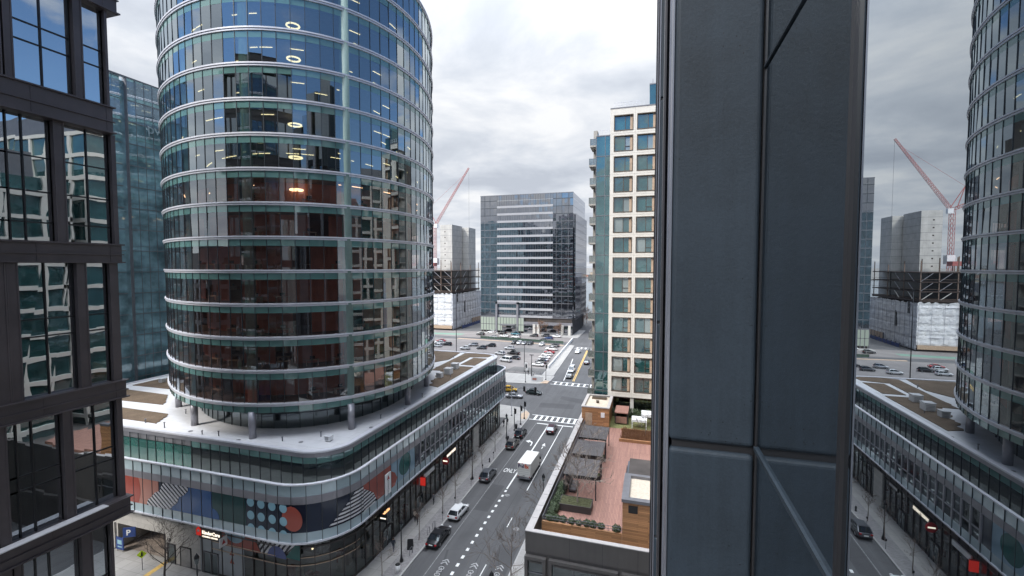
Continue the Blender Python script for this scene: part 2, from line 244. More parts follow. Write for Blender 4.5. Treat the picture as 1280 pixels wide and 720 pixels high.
# ------------------------------------------------------------------ mesh builder
class MB:
    def __init__(s): s.v = []; s.f = []; s.mi = []; s.mats = []; s.cur = 0; s.smooth = []; s.sm = False
    def use(s, m):
        if m not in s.mats: s.mats.append(m)
        s.cur = s.mats.index(m); return s
    def face(s, idx): s.f.append(idx); s.mi.append(s.cur); s.smooth.append(s.sm)
    def poly(s, pts):
        b = len(s.v); s.v += [tuple(p) for p in pts]; s.face(list(range(b, b + len(pts)))); return s
    def box(s, x0, x1, y0, y1, z0, z1):
        b = len(s.v); s.v += [(x, y, z) for z in (z0, z1) for y in (y0, y1) for x in (x0, x1)]
        for q in ((0, 2, 3, 1), (4, 5, 7, 6), (0, 1, 5, 4), (2, 6, 7, 3), (0, 4, 6, 2), (1, 3, 7, 5)): s.face([b + i for i in q])
        return s
    def obox(s, c, ax, ay, az):        # centre, half-axis vectors
        b = len(s.v); c, ax, ay, az = map(Vector, (c, ax, ay, az))
        for k in (-1, 1):
            for j in (-1, 1):
                for i in (-1, 1): s.v.append(tuple(c + ax * i + ay * j + az * k))
        for q in ((0, 2, 3, 1), (4, 5, 7, 6), (0, 1, 5, 4), (2, 6, 7, 3), (0, 4, 6, 2), (1, 3, 7, 5)): s.face([b + i for i in q])
        return s
    def bar(s, p, q, w, h=None):
        p, q = Vector(p), Vector(q); d = (q - p); n = d.normalized(); up = Vector((0, 0, 1)) if abs(n.z) < 0.95 else Vector((0, 1, 0))
        a = n.cross(up).normalized(); b = a.cross(n).normalized(); return s.obox((p + q) / 2, d / 2, a * w / 2, b * (h or w) / 2)
    def prism(s, pts, z0, z1):         # plan polygon, counter-clockwise
        n = len(pts); b = len(s.v); s.v += [(p[0], p[1], z0) for p in pts] + [(p[0], p[1], z1) for p in pts]
        s.face(list(range(b + n - 1, b - 1, -1))); s.face(list(range(b + n, b + 2 * n)))
        for i in range(n): s.face([b + i, b + (i + 1) % n, b + n + (i + 1) % n, b + n + i])
        return s
    def extr(s, pts, off):             # any planar polygon thickened by a vector
        n = len(pts); b = len(s.v); off = Vector(off); s.v += [tuple(p) for p in pts] + [tuple(Vector(p) + off) for p in pts]
        s.face(list(range(b + n - 1, b - 1, -1))); s.face(list(range(b + n, b + 2 * n)))
        for i in range(n): s.face([b + i, b + (i + 1) % n, b + n + (i + 1) % n, b + n + i])
        return s
    def tube(s, pts, rad, n=8, cap=True):
        pts = [Vector(p) for p in pts]; b = len(s.v); m = len(pts); old = s.sm; s.sm = True
        if isinstance(rad, (int, float)): rad = [rad] * m
        for i, p in enumerate(pts):
            d = (pts[min(i + 1, m - 1)] - pts[max(i - 1, 0)]).normalized(); up = Vector((0, 0, 1)) if abs(d.z) < 0.9 else Vector((1, 0, 0))
            a = d.cross(up).normalized(); c = a.cross(d)
            for k in range(n):
                th = 2 * math.pi * k / n; s.v.append(tuple(p + (a * math.cos(th) + c * math.sin(th)) * rad[i]))
        for i in range(m - 1):
            for k in range(n): s.face([b + i * n + k, b + i * n + (k + 1) % n, b + (i + 1) * n + (k + 1) % n, b + (i + 1) * n + k])
        s.sm = old
        if cap: s.face([b + k for k in range(n)]); s.face([b + (m - 1) * n + k for k in range(n - 1, -1, -1)])
        return s
    def strip(s, path, z0, z1, closed=False):   # vertical wall along a plan path
        n = len(path)
        for i in range(n if closed else n - 1):
            p, q = path[i], path[(i + 1) % n]; s.poly([(p[0], p[1], z0), (q[0], q[1], z0), (q[0], q[1], z1), (p[0], p[1], z1)])
        return s
    def ring(s, pin, pout, z0, z1, closed=True):
        n = len(pin); rng = range(n if closed else n - 1)
        for i in rng:
            j = (i + 1) % n; a, b, c, d = pin[i], pin[j], pout[j], pout[i]
            s.poly([(*a, z1), (*d, z1), (*c, z1), (*b, z1)]); s.poly([(*a, z0), (*b, z0), (*c, z0), (*d, z0)])
            s.poly([(*d, z0), (*c, z0), (*c, z1), (*d, z1)]); s.poly([(*b, z0), (*a, z0), (*a, z1), (*b, z1)])
        return s
    def build(s, name, m=None, parent=None, local=False):
        me = bpy.data.meshes.new(name); me.from_pydata(s.v, [], s.f)
        for x in (s.mats or [m]): me.materials.append(x)
        me.polygons.foreach_set('material_index', s.mi if s.mats else [0] * len(s.f)); me.polygons.foreach_set('use_smooth', s.smooth)
        bm = bmesh.new(); bm.from_mesh(me); bmesh.ops.recalc_face_normals(bm, faces=bm.faces) if len(s.f) < 60000 and not getattr(s, 'keep', False) else None; bm.to_mesh(me); bm.free(); me.update()
        o = bpy.data.objects.new(name, me); COL.objects.link(o)
        if parent is not None:
            o.parent = parent
            if not local and parent.parent is None: o.location = -Vector(parent.location)
        return o
def tag(o, label, cat, group=None):
    o['label'] = label; o['category'] = cat
    if group: o['group'] = group
    return o
def thing(name, label, cat, loc=(0, 0, 0), group=None, rz=0.0):
    o = bpy.data.objects.new(name, None); COL.objects.link(o); o.location = loc; o.rotation_euler = (0, 0, rz); o.empty_display_size = 0.3
    return tag(o, label, cat, group)
def struct(o, kind='structure'): o['kind'] = kind; return o
def kids(o): return [c for c in COL.objects if c.parent == o]
CH = {}
def index_children():
    CH.clear()
    for o in COL.objects:
        if o.parent: CH.setdefault(o.parent.name, []).append(o)
def dup(o, loc=None, rz=None, label=None, parent=None, scale=None, tint=None):
    c = o.copy(); COL.objects.link(c)
    if parent is not None: c.parent = parent
    if loc is not None: c.location = loc
    if rz is not None: c.rotation_euler = (0, 0, rz)
    if scale is not None: c.scale = scale if isinstance(scale, tuple) else (scale,) * 3
    if label: c['label'] = label
    for k in CH.get(o.name, []): dup(k, parent=c)
    return c
def text(body, size, m, loc, rot, parent=None, name='lettering', ext=0.02, align='LEFT', sx=1.0, bold=0.0):
    cu = bpy.data.curves.new(name, 'FONT'); cu.body = body; cu.size = size; cu.extrude = ext; cu.align_x = align; cu.offset = bold; cu.materials.append(m)
    tmp = bpy.data.objects.new(name, cu); me = bpy.data.meshes.new_from_object(tmp); bpy.data.objects.remove(tmp); me.name = name
    o = bpy.data.objects.new(name, me); COL.objects.link(o)
    if parent is not None: o.parent = parent; loc = Vector(loc) - Vector(parent.location)
    o.location = loc; o.rotation_euler = rot; o.scale = (sx, 1, 1); return o
def circ(cx, cy, r, n=24, a0=0, a1=2 * math.pi, ry=None):
    full = abs(a1 - a0) > 6.28; m = n if full else n + 1
    return [(cx + r * math.cos(a0 + (a1 - a0) * i / n), cy + (ry or r) * math.sin(a0 + (a1 - a0) * i / n)) for i in range(m)]
def clip(poly, axis, val, keep_less):
    out = []
    for i in range(len(poly)):
        p, q = poly[i], poly[(i + 1) % len(poly)]
        f = lambda a: (a[axis] <= val) if keep_less else (a[axis] >= val)
        if f(p): out.append(p)
        if f(p) != f(q):
            k = (val - p[axis]) / (q[axis] - p[axis]); out.append(tuple(p[j] + (q[j] - p[j]) * k for j in (0, 1)))
    return out
def cliprect(poly, x0, x1, y0, y1):
    for a, v, l in ((0, x0, False), (0, x1, True), (1, y0, False), (1, y1, True)):
        if len(poly) < 3: return []
        poly = clip(poly, a, v, l)
    return poly if len(poly) >= 3 else []
def half(poly, nx, ny, c, less):        # keep nx*x+ny*y <=/>= c
    out = []
    for i in range(len(poly)):
        p, q = poly[i], poly[(i + 1) % len(poly)]; a = nx * p[0] + ny * p[1] - c; b = nx * q[0] + ny * q[1] - c
        if not less: a, b = -a, -b
        if a <= 0: out.append(p)
        if (a <= 0) != (b <= 0):
            k = a / (a - b); out.append((p[0] + (q[0] - p[0]) * k, p[1] + (q[1] - p[1]) * k))
    return out
def stripes(poly, ang, pitch, duty=0.5, ph=0.0):
    nx, ny = -math.sin(ang), math.cos(ang); d = [nx * p[0] + ny * p[1] for p in poly]; res = []
    k = math.floor(min(d) / pitch)
    while k * pitch < max(d):
        a = k * pitch + ph; q = half(half(poly, nx, ny, a, False), nx, ny, a + pitch * duty, True) if len(poly) > 2 else []
        if len(q) > 2: res.append(q)
        k += 1
    return res
# ================================================================== SETTING: ground, harbour, streets
b = MB(); b.poly([(-6000, -4000, -3), (6000, -4000, -3), (6000, 11000, -3), (-6000, 11000, -3)]); struct(b.build('ground', M['ground']))
b = MB(); b.poly([(-5000, 335, -1.6), (5000, 335, -1.6), (5000, 1500, -1.6), (-5000, 1500, -1.6)]); struct(b.build('harbour_water', M['water']))
b = MB(); b.box(-900, 400, -300, 340, -2.9, 0.0); struct(b.build('road', M['asphalt']))
b = MB(); b.box(-4000, 4000, 1500, 2600, -2.9, 2.0); struct(b.build('far_shore_ground', M['ground']))
# parking lot surface and the strip of open ground before the construction site
lot = [(-120, 151), (-38, 151), (-35.6, 160), (-37.8, 211), (-120, 214)]
b = MB(); b.prism(lot, -0.02, 0.004); struct(b.build('parking_lot_ground', M['lot']))
b = MB(); b.prism([(-160, 222), (-38, 219), (-38, 239), (-93, 241), (-108, 240), (-160, 238)], -0.02, 0.004); struct(b.build('forecourt_paving', M['lot']))
# sidewalks (real 0.14 m kerb step)
def sidewalk(name, pts, strip=None):
    b = MB(); b.use(M['kerb']).prism(pts, -0.02, 0.14)
    struct(b.build(name.replace('sidewalk', 'kerb'), None))
    cx = sum(p[0] for p in pts) / len(pts); cy = sum(p[1] for p in pts) / len(pts)
    ins = []
    n = len(pts)
    for i in range(n):
        p, q, r_ = Vector(pts[i - 1]), Vector(pts[i]), Vector(pts[(i + 1) % n])
        d1, d2 = (q - p).normalized(), (r_ - q).normalized(); n1, n2 = Vector((-d1.y, d1.x)), Vector((-d2.y, d2.x)); m = (n1 + n2); m = m / max(0.3, m.dot(n1)) ; ins.append(tuple(q + m * 0.18))
    b = MB(); b.prism(ins, 0.0, 0.144); struct(b.build(name, M['walk']))
corner = [(-28.1, 103), (-28.15, 106.0), (-28.8, 109.0), (-30.4, 111.6), (-33.0, 113.2), (-37, 113.8), (-120, 114)]
sidewalk('sidewalk', [(-33.2, 24), (-29.3, 24), (-28.1, 36)] + corner + [(-120, 104), (-33.2, 104)])
b = MB(); b.box(-30.35, -28.32, 36, 103, 0.1, 0.148); struct(b.build('paver_strip', M['brickwalk']))
sidewalk('sidewalk', [(-95, 24), (-33.2, 24), (-33.2, 41), (-95, 41)])
sidewalk('sidewalk', [(-37.8, -200), (-28.2, -200), (-28.2, 18), (-29.5, 20.6), (-95, 20.6), (-95, 18), (-37.8, 18)])
sidewalk('sidewalk', [(-15.9, -200), (0.6, -200), (0.6, 112), (-11, 112), (-14.6, 110.5), (-15.9, 107.5)])
sidewalk('sidewalk', [(-120, 137), (-42, 136.6), (-34, 137.6), (-31.4, 139.4), (-30.7, 142.5), (-30.7, 149.2), (-120, 150)])
sidewalk('sidewalk', [(-35.2, 149.6), (-31.2, 149.6), (-34.0, 210), (-37.4, 212)])
sidewalk('sidewalk', [(-15.5, 137), (-13, 135), (10, 135), (10, 240), (-19, 240)])
sidewalk('sidewalk', [(-93, 235.5), (-36, 233), (-36, 262), (-40, 262), (-40, 240.5), (-93, 240.5)])
# tan accessible ramp at the corner
b = MB(); b.prism([(-28.35, 104.6), (-28.9, 109.2), (-30.2, 110.8), (-30.8, 108.2), (-29.9, 104.4)], 0.1, 0.150); struct(b.build('kerb_ramp_paving', M['tan']))
b = MB(); b.prism([(-31.0, 139.0), (-30.9, 142.0), (-32.6, 142.5), (-33.4, 138.6)], 0.1, 0.150); struct(b.build('kerb_ramp_paving', M['tan']))
# painted markings: thin sheets 4 mm over the road
def paint(name, m, *polys, z=0.006):
    b = MB()
    for p in polys: b.prism(p, 0.001, z)
    return struct(b.build(name, m))
def rect(x0, x1, y0, y1): return [(x0, y0), (x1, y0), (x1, y1), (x0, y1)]
def lline(x, y0, y1, w=0.14): return rect(x - w / 2, x + w / 2, y0, y1)
paint('lane_line', M['worn'], lline(-25.6, 40, 103.2, 0.12))
paint('lane_line', M['paint'], lline(-22.55, 70.6, 102.7, 0.26), lline(-19.22, 71, 103.0, 0.15))
paint('lane_line', M['paint'], *[lline(-19.15, y, y + 2.6, 0.12) for y in (35.4, 48.9, 60.0)])
paint('lane_line', M['paint'], *[lline(-22.52, y, y + 0.62, 0.36) for y in [42.0 + 1.62 * i for i in range(-6, 18)]])
def xwalk(y0, y1, x0, x1, n, slope=0.0):
    ps = []
    f = lambda x, y: (x, y + (x - x0) * slope)
    ps.append([f(x0, y0), f(x1, y0), f(x1, y0 + 0.28), f(x0, y0 + 0.28)]); ps.append([f(x0, y1 - 0.28), f(x1, y1 - 0.28), f(x1, y1), f(x0, y1)])
    for i in range(n):
        x = x0 + 1.0 + i * (x1 - x0 - 1.2) / (n - 0.6); ps.append([f(x, y0 + 0.28), f(x + 0.55, y0 + 0.28), f(x + 0.55, y1 - 0.28), f(x, y1 - 0.28)])
    return ps
paint('crosswalk_paint', M['paint'], *xwalk(105.2, 108.9, -28.0, -16.6, 8, -0.03))
paint('crosswalk_paint', M['paint'], *xwalk(139.0, 142.6, -30.0, -17.0, 7, -0.05))
paint('crosswalk_paint', M['paint'], *xwalk(203, 206.5, -33.0, -20.0, 7))
paint('stop_line', M['paint'], rect(-25.4, -16.9, 102.75, 103.2))
paint('centre_line', M['yellow'], [(-23.6, 144.5), (-23.35, 144.5), (-26.3, 200), (-26.6, 200)], [(-24.0, 144.5), (-23.8, 144.5), (-26.8, 200), (-27.0, 200)])
paint('lane_line', M['paint'], [(-26.9, 144.5), (-26.7, 144.5), (-28.4, 165), (-28.6, 165)], [(-28.9, 170), (-28.7, 170), (-29.6, 180), (-29.8, 180)])
paint('garage_line', M['yellow'], [gnd(178, 722), gnd(185, 722), gnd(213, 703), gnd(206, 703)], z=0.158)
paint('bike_lane_paint', M['green_paint'], [(-40, 214.5), (-54, 216), (-54, 217.4), (-40, 216)], [(-18.5, 214), (-22, 213), (-20.5, 228), (-17.5, 228)])
paint('site_road_paint', M['green_paint'], [(-135, 222), (-98, 226), (-98, 231), (-135, 228)], z=0.010)
# turn arrows
def arrow_straight(x, y): return [(x - .09, y), (x + .09, y), (x + .09, y + 1.7), (x + .38, y + 1.7), (x, y + 3.0), (x - .38, y + 1.7), (x - .09, y + 1.7)]
paint('arrow_paint', M['paint'], arrow_straight(-20.9, 88.6))
ax, ay = -24.1, 91.0
paint('arrow_paint', M['paint'], [(ax + .55, ay - 1.6), (ax + .78, ay - 1.6), (ax + .72, ay + .1), (ax + .4, ay + .75), (ax - .1, ay + .95), (ax - .1, ay + 1.5), (ax - 1.0, ay + .7), (ax - .1, ay - .1), (ax - .1, ay + .45), (ax + .3, ay + .25), (ax + .52, ay - .3)])
def road_text(body, x, y, size, sy):
    o = text(body, size, M['paint'], (x, y, 0.006), (0, 0, 0), name='road_lettering', ext=0.001, align='CENTER'); o.scale = (1, sy, 1); struct(o)
road_text('ONLY', -24.1, 76.5, 0.85, 2.6); road_text('ONLY', -20.7, 76.5, 0.85, 2.6)
# bicycle markings: two wheels, a frame and a chevron
def bike(x, y, k=1.0):
    K_ = k
    ps = []
    for cy in (0, 1.25):
        o, i = circ(x, y + cy,   .42, 18, ry=.34), circ(x, y + cy, .30, 18, ry=.24)
        for j in range(18): ps.append([o[j], o[(j + 1) % 18], i[(j + 1) % 18], i[j]])
    def seg(a, c, w=.10):
        a, c = Vector(a), Vector(c); d = (c - a).normalized(); nn = Vector((-d.y, d.x)) * w / 2; ps.append([tuple(a + nn), tuple(a - nn), tuple(c - nn), tuple(c + nn)])
    seg((x, y), (x - .35, y + .5)); seg((x - .35, y + .5), (x, y + 1.25)); seg((x + .3, y + .6), (x - .35, y + .5)); seg((x, y + 1.25), (x + .3, y + .6))
    for dy in (2.0, 2.5):
        seg((x - .55, y + dy), (x, y + dy + .5), .16); seg((x + .55, y + dy), (x, y + dy + .5), .16)
    ps = [[(x + (a - x) * K_, y + (c - y) * K_ * 1.15) for a, c in p] for p in ps]
    paint('bicycle_marking', M['worn2'] if 'worn2' in M else M['paint'], *ps)
M['worn2'] = mat('faded_paint', (0.36, 0.36, 0.36), 0.8, var=0.5, scale=4)
for q in ((549, 714), (586, 719), (619, 722)):
    g = gnd(*q); bike(g[0], g[1] - .6, .85)
# manhole covers and gratings
b = MB()
for q, r_ in (((645.5, 661.5), .45), ((634, 619), .42), ((680, 558), .38)):
    g = gnd(*q); b.prism(circ(g[0], g[1], r_, 18), 0.001, 0.008)
struct(b.build('manhole_cover', M['worn']))
g = gnd(532, 687); b = MB(); b.box(g[0] - .45, g[0] + .3, g[1] - .4, g[1] + .4, 0.001, 0.01); struct(b.build('drain_grating', M['dark_metal']))
# patched asphalt in the lot and road
M['patch'] = asphalt('asphalt_patch', (0.12, 0.118, 0.115), 0.2)
paint('asphalt_patch', M['patch'], [(-58, 188), (-40, 187.5), (-39.5, 192), (-52, 198), (-60, 197)], [(-50, 152), (-36.3, 152), (-35.8, 159), (-48, 160)], z=0.009)
paint('verge_ground', M['tan'], [(-95, 213.6), (-58, 211.5), (-58, 213.2), (-95, 215.6)], [(-54, 210.8), (-39, 208.6), (-39, 210.2), (-54, 212.4)], z=0.05)

M['patch_dark'] = asphalt('asphalt_patch_dark', (0.066, 0.066, 0.069), 0.2); M['tar'] = mat('tar_seam', (0.03, 0.03, 0.032), 0.6)
paint('asphalt_patch', M['patch_dark'], [(-25.4, 63), (-23.2, 63), (-23.2, 71.5), (-25.4, 71.5)], [(-18.8, 47), (-16.3, 47), (-16.3, 56), (-18.8, 56)], [(-22.2, 80), (-20, 80), (-20, 86), (-22.2, 86)], [(-28, 115), (-19, 116), (-19.2, 120), (-28.3, 119)], [(-17, 121), (-24, 124), (-24, 127), (-17, 125)], z=0.003)
tr_ = random.Random(17); segs = []
for x0, y0, L_, dx in ((-20.7, 38, 40, .3), (-24.6, 72, 30, -.2), (-17.4, 60, 42, .25), (-24, 118, 14, 5), (-30, 122, 12, 7), (-22, 128, 10, -4)):
    pts = [(x0 + dx * i / 8 + tr_.uniform(-.09, .09), y0 + L_ * i / 8) for i in range(9)]
    for p, q in zip(pts, pts[1:]): segs.append([(p[0] - .05, p[1]), (p[0] + .05, p[1]), (q[0] + .05, q[1]), (q[0] - .05, q[1])])
paint('tar_seam', M['tar'], *segs, z=0.0045)
# far shore: low warehouses, sheds and gantries across the harbour
rnd = random.Random(5)
M['fs'] = [mat('far_wall_%s' % n, c, 0.8, var=0.15, scale=0.02) for n, c in (('white', (0.62, 0.60, 0.58)), ('red', (0.33, 0.17, 0.13)), ('grey', (0.30, 0.31, 0.33)), ('tan', (0.42, 0.35, 0.27)))]
for i in range(46):
    x = -560 + i * 24 + rnd.uniform(-6, 6); wd = rnd.uniform(14, 26); h = rnd.choice((7, 9, 12, 12, 16, 22)); y = rnd.uniform(1505, 1600)
    o = thing('waterfront_building', 'low waterfront building on the far side of the harbour', 'building', (x, y, 2), 'buildings on the far shore')
    b = MB(); b.box(-wd, wd, 0, 40, 0, h); b.build('wall', rnd.choice(M['fs']), o, local=True)
    b = MB(); b.box(-wd - .5, wd + .5, -.5, 40.5, h, h + 1.0); b.build('roof', M['fs'][2], o, local=True)
# ================================================================== CURVED TOWER ON ITS PODIUM (one building)
TW = thing('office_tower', 'curved teal glass office tower with white floor bands on a three storey podium', 'tower', (-59.0, 70.0, 0))
ECX, ECY, EA, EB, ETH = -59.95, 70.08, 21.28, 30.08, 0.693
def ell(off=0.0, n=96, a0=0.0):
    r_ = []
    for i in range(n):
        t = a0 + 2 * math.pi * i / n; x, y = (EA + off) * math.cos(t), (EB + off) * math.sin(t)
        r_.append((ECX + x * math.cos(ETH) - y * math.sin(ETH), ECY + x * math.sin(ETH) + y * math.cos(ETH)))
    return r_
def even(path, n):                      # resample a closed path evenly
    m = len(path); acc = [0]
    for i in range(m): acc.append(acc[-1] + math.dist(path[i], path[(i + 1) % m]))
    out = []; j = 0
    for k in range(n):
        d = acc[-1] * k / n
        while acc[j + 1] < d: j += 1
        f = (d - acc[j]) / (acc[j + 1] - acc[j]); p, q = path[j], path[(j + 1) % m]; out.append((p[0] + (q[0] - p[0]) * f, p[1] + (q[1] - p[1]) * f))
    return out
NP = 100
fine = ell(0, 400); PAN = even(fine, NP)
def grow(path, d):                      # offset a closed path outward
    n = len(path); out = []
    for i in range(n):
        p, q, r_ = Vector(path[i - 1]), Vector(path[i]), Vector(path[(i + 1) % n]); t = (r_ - p).normalized(); out.append((q.x + t.y * d, q.y - t.x * d))
    return out
RS = even(fine, 200)
Z0, DZ, NF = 19.86, 4.135, 15
rnd = random.Random(11)
def panes(b, path, z0, z1, tilt=0.012, closed=True, skip=None):
    n = len(path)
    for i in range(n if closed else n - 1):
        if skip and skip(i): continue
        p, q = Vector(path[i]), Vector(path[(i + 1) % n]); t = (q - p); L_ = t.length; t.normalize(); nn = Vector((t.y, -t.x))
        a, c = rnd.gauss(0, tilt) * (z1 - z0) / 2, rnd.gauss(0, tilt) * L_ / 2
        P = lambda s, e, z: (s.x + nn.x * e, s.y + nn.y * e, z)
        b.poly([P(p, -a - c, z0), P(q, -a + c, z0), P(q, a + c, z1), P(p, a - c, z1)])
def fins(b, path, z0, z1, w=0.07, d=0.11, closed=True, step=1):
    n = len(path)
    for i in range(0, n, step):
        p = Vector(path[i - 1 if closed or i else 0]); q = Vector(path[i]); r_ = Vector(path[(i + 1) % n if closed else min(i + 1, n - 1)])
        t = (r_ - p).normalized(); nn = Vector((t.y, -t.x)); c = q + nn * (d / 2 - 0.02)
        b.obox((c.x, c.y, (z0 + z1) / 2), (t.x * w / 2, t.y * w / 2, 0), (nn.x * d / 2, nn.y * d / 2, 0), (0, 0, (z1 - z0) / 2))
out1, out2, inn = grow(RS, 0.23), grow(RS, 0.14), grow(RS, -0.3)
slab_in = grow(RS, -0.35)
for k in range(NF):
    zb = Z0 + DZ * k
    b = MB(); b.ring(inn, out1, zb + 0.02, zb + 0.20); b.ring(inn, out2, zb - 0.22, zb - 0.03); b.build('floor_band', M['white_metal'], TW)
    b = MB(); panes(b, PAN, zb - 1.02, zb - 0.22, 0.006); b.build('spandrel_band', M['spandrel'], TW)
    if k < NF - 1:
        b = MB(); panes(b, PAN, zb + 0.2, zb + DZ - 1.02, 0.010); b.keep = True; b.build('window_band', M['vision'] if k > 6 else M['vision_veil'], TW)
        b = MB(); fins(b, PAN, zb + 0.2, zb + DZ - 0.22, 0.06, 0.08); b.build('mullion', M['mullion'], TW)
        b = MB(); b.use(M['slab']).prism(slab_in[::2], zb - 0.25, zb + 0.12); b.use(M['ceiling']).prism(grow(RS, -1.0)[::2], zb - 0.9, zb - 0.8); b.build('floor_slab', None, TW)
b = MB(); fins(b, PAN, Z0 - 1.02, Z0 - 0.22, 0.06, 0.08); b.build('mullion', M['mullion'], TW)
b = MB(); b.prism(slab_in[::2], Z0 - 1.02, Z0 - 0.9); b.build('soffit', M['grey_metal'], TW)
zt_ = Z0 + DZ * (NF - 1)
b = MB(); b.prism(slab_in[::2], zt_ - 0.3, zt_ + 0.1); b.prism(grow(RS, -5)[::4], zt_ + 0.1, zt_ + 4); b.build('roof', M['grey_metal'], TW)
# core and perimeter columns
def ellpt(off, ang): 
    x, y = (EA + off) * math.cos(ang), (EB + off) * math.sin(ang); return (ECX + x * math.cos(ETH) - y * math.sin(ETH), ECY + x * math.sin(ETH) + y * math.cos(ETH))
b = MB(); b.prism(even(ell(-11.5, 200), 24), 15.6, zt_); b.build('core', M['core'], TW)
colpts = [(-68.7, 50.6), (-58.7, 45.3), (-47.3, 43.9), (-37.6, 50.3), (-35.9, 61.9), (-38.3, 72.5)]
M['colwhite'] = mat('column_paint', (0.17, 0.25, 0.23), 0.5, var=0.06)
for cx, cy in colpts:
    b = MB(); b.tube([(cx, cy, 15.6), (cx, cy, Z0 - 0.9)], 0.43, 20); b.build('column', M['grey_metal'], TW)
    v = Vector((ECX - cx, ECY - cy)).normalized() * 0.55
    b = MB(); b.tube([(cx + v.x, cy + v.y, Z0), (cx + v.x, cy + v.y, zt_ - .5)], 0.62, 16); b.build('column', M['colwhite'], TW)
# recessed roof-terrace storey
RC = even(ell(-3.6, 300), 84)
b = MB(); panes(b, RC, 15.6, Z0 - 1.0, 0.006); b.build('window_band', M['dark_vision'], TW)
b = MB(); fins(b, RC, 15.6, Z0 - 1.0, 0.06, 0.1); b.ring(grow(RC, -.1), grow(RC, .06), 17.55, 17.65); b.build('mullion', M['mullion'], TW)
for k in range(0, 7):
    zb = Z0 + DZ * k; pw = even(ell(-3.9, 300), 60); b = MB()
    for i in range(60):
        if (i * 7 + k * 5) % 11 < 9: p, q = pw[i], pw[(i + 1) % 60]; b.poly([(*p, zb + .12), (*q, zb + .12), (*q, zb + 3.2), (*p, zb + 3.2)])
    b.build('veil_tint_wall', M['veilwall'], TW)  # added brown walls, standing in for the reflection veiling these floors
# ceiling lamps: lines of light along the ceilings, ring lamps, desks
rnd = random.Random(21)
near_idx = [i for i in range(200) if (ell(0, 200)[i][0] * 0.55 - ell(0, 200)[i][1]) > -100]
def near(pt): return pt[1] < 80 and (pt[0] > -85)
for k in range(6, NF - 1):
    zc = Z0 + DZ * (k + 1) - 0.98; b = MB(); ring_in = even(ell(-2.6, 300), 80); ring_2 = even(ell(-5.4, 300), 70)
    for rr, pr in ((ring_in, 0.30 if k > 4 else 0.05), (ring_2, 0.40 if k > 4 else 0.08)):
        i = 0
        while i < len(rr):
            if near(rr[i]) and rnd.random() < pr:
                for j in range(rnd.choice((1, 1, 2))):
                    p, q = rr[(i + j) % len(rr)], rr[(i + j + 1) % len(rr)]; b.bar((*p, zc), (p[0] + (q[0] - p[0]) * .86, p[1] + (q[1] - p[1]) * .86, zc), 0.09, 0.06)
                i += 2
            i += 1
    if b.f: b.build('ceiling_light', M['glow'], TW)
for k in (6, 8, 10, 11, 12, 7):
    zc = Z0 + DZ * k + 2.2; x, y = on_front(372, 300, 48.6)[0], 48.6
    b = MB(); b.tube([(x + 0.75 * math.cos(a), y + 0.75 * math.sin(a), zc) for a in [2 * math.pi * i / 24 for i in range(25)]], 0.11, 8, cap=False); b.build('ring_lamp', M['glow'], TW)
for k in range(0, NF - 2):
    b = MB(); zf = Z0 + DZ * k + 0.12
    for rr in (even(ell(-2.2, 300), 44), even(ell(-5.0, 300), 36)):
        for i, p in enumerate(rr):
            if near(p) and rnd.random() < 0.62:
                q = rr[(i + 1) % len(rr)]; t = (Vector(q) - Vector(p)).normalized(); nn = Vector((t.y, -t.x)); c = Vector(p)
                b.use(M['desk']).obox((c.x, c.y, zf + .74), (t.x * .8, t.y * .8, 0), (nn.x * .4, nn.y * .4, 0), (0, 0, .03))
                for s in (-.7, .7): b.obox((c.x + t.x * s, c.y + t.y * s, zf + .36), (t.x * .03, t.y * .03, 0), (nn.x * .35, nn.y * .35, 0), (0, 0, .36))
                b.use(M['black']).obox((c.x, c.y, zf + 1.05), (t.x * .3, t.y * .3, 0), (nn.x * .03, nn.y * .03, 0), (0, 0, .2))
    b.build('desk_row', None, TW)
# ------------------------------------------------------------------ podium
def arc(cx, cy, r_, a0, a1, n): return [(cx + r_ * math.cos(R(a0 + (a1 - a0) * i / n)), cy + r_ * math.sin(R(a0 + (a1 - a0) * i / n))) for i in range(n + 1)]
def podium_path(x1, y0, rc, y1, rf, xl, yb): # counter-clockwise: front left -> front right corner -> street side -> far corner -> back -> left
    return [(xl, y0)] + arc(x1 - rc, y0 + rc, rc, -90, 0, 10) + arc(x1 - rf, y1 - rf, rf, 0, 90, 5) + [(xl, yb)]
PB = podium_path(-32.0, 38.5, 6.5, 101.5, 3.0, -93.0, 101.5)
PU = podium_path(-34.5, 42.1, 4.2, 103.5, 4.0, -91.0, 106)
PG = podium_path(-33.06, 40.1, 6.6, 99.5, 2.0, -92.0, 99.5)
def densify(path, step, closed=True):
    out = []; n = len(path)
    for i in range(n if closed else n - 1):
        p, q = path[i], path[(i + 1) % n]; d = math.dist(p, q); m = max(1, round(d / step))
        for j in range(m): out.append((p[0] + (q[0] - p[0]) * j / m, p[1] + (q[1] - p[1]) * j / m))
    if not closed: out.append(path[-1])
    return out
front_of = lambda P: P[:-1]
MOD = 1.56
PBd, PUd, PGd = (even(densify(p, .2), round(sum(math.dist(p[i], p[(i + 1) % len(p)]) for i in range(len(p))) / MOD)) for p in (PB, PU, PG))
b = MB(); b.ring(grow(PB, -.2), grow(PB, .16), 6.98, 7.14); b.ring(grow(PB, -.2), grow(PB, .18), 13.46, 13.60); b.build('white_trim', M['white_metal'], TW)
b = MB(); panes(b, PBd, 7.14, 8.2, .004); b.build('lower_glass_row', M['frit'], TW)
b = MB(); panes(b, PBd, 12.2, 13.46, .004); b.build('balustrade_glass', M['frit'], TW)
b = MB(); b.ring(grow(PB, -.5), grow(PB, .05), 11.35, 12.2); b.build('metal_band', M['grey_metal'], TW)
MUR0, MUR1 = 8.2, 11.35
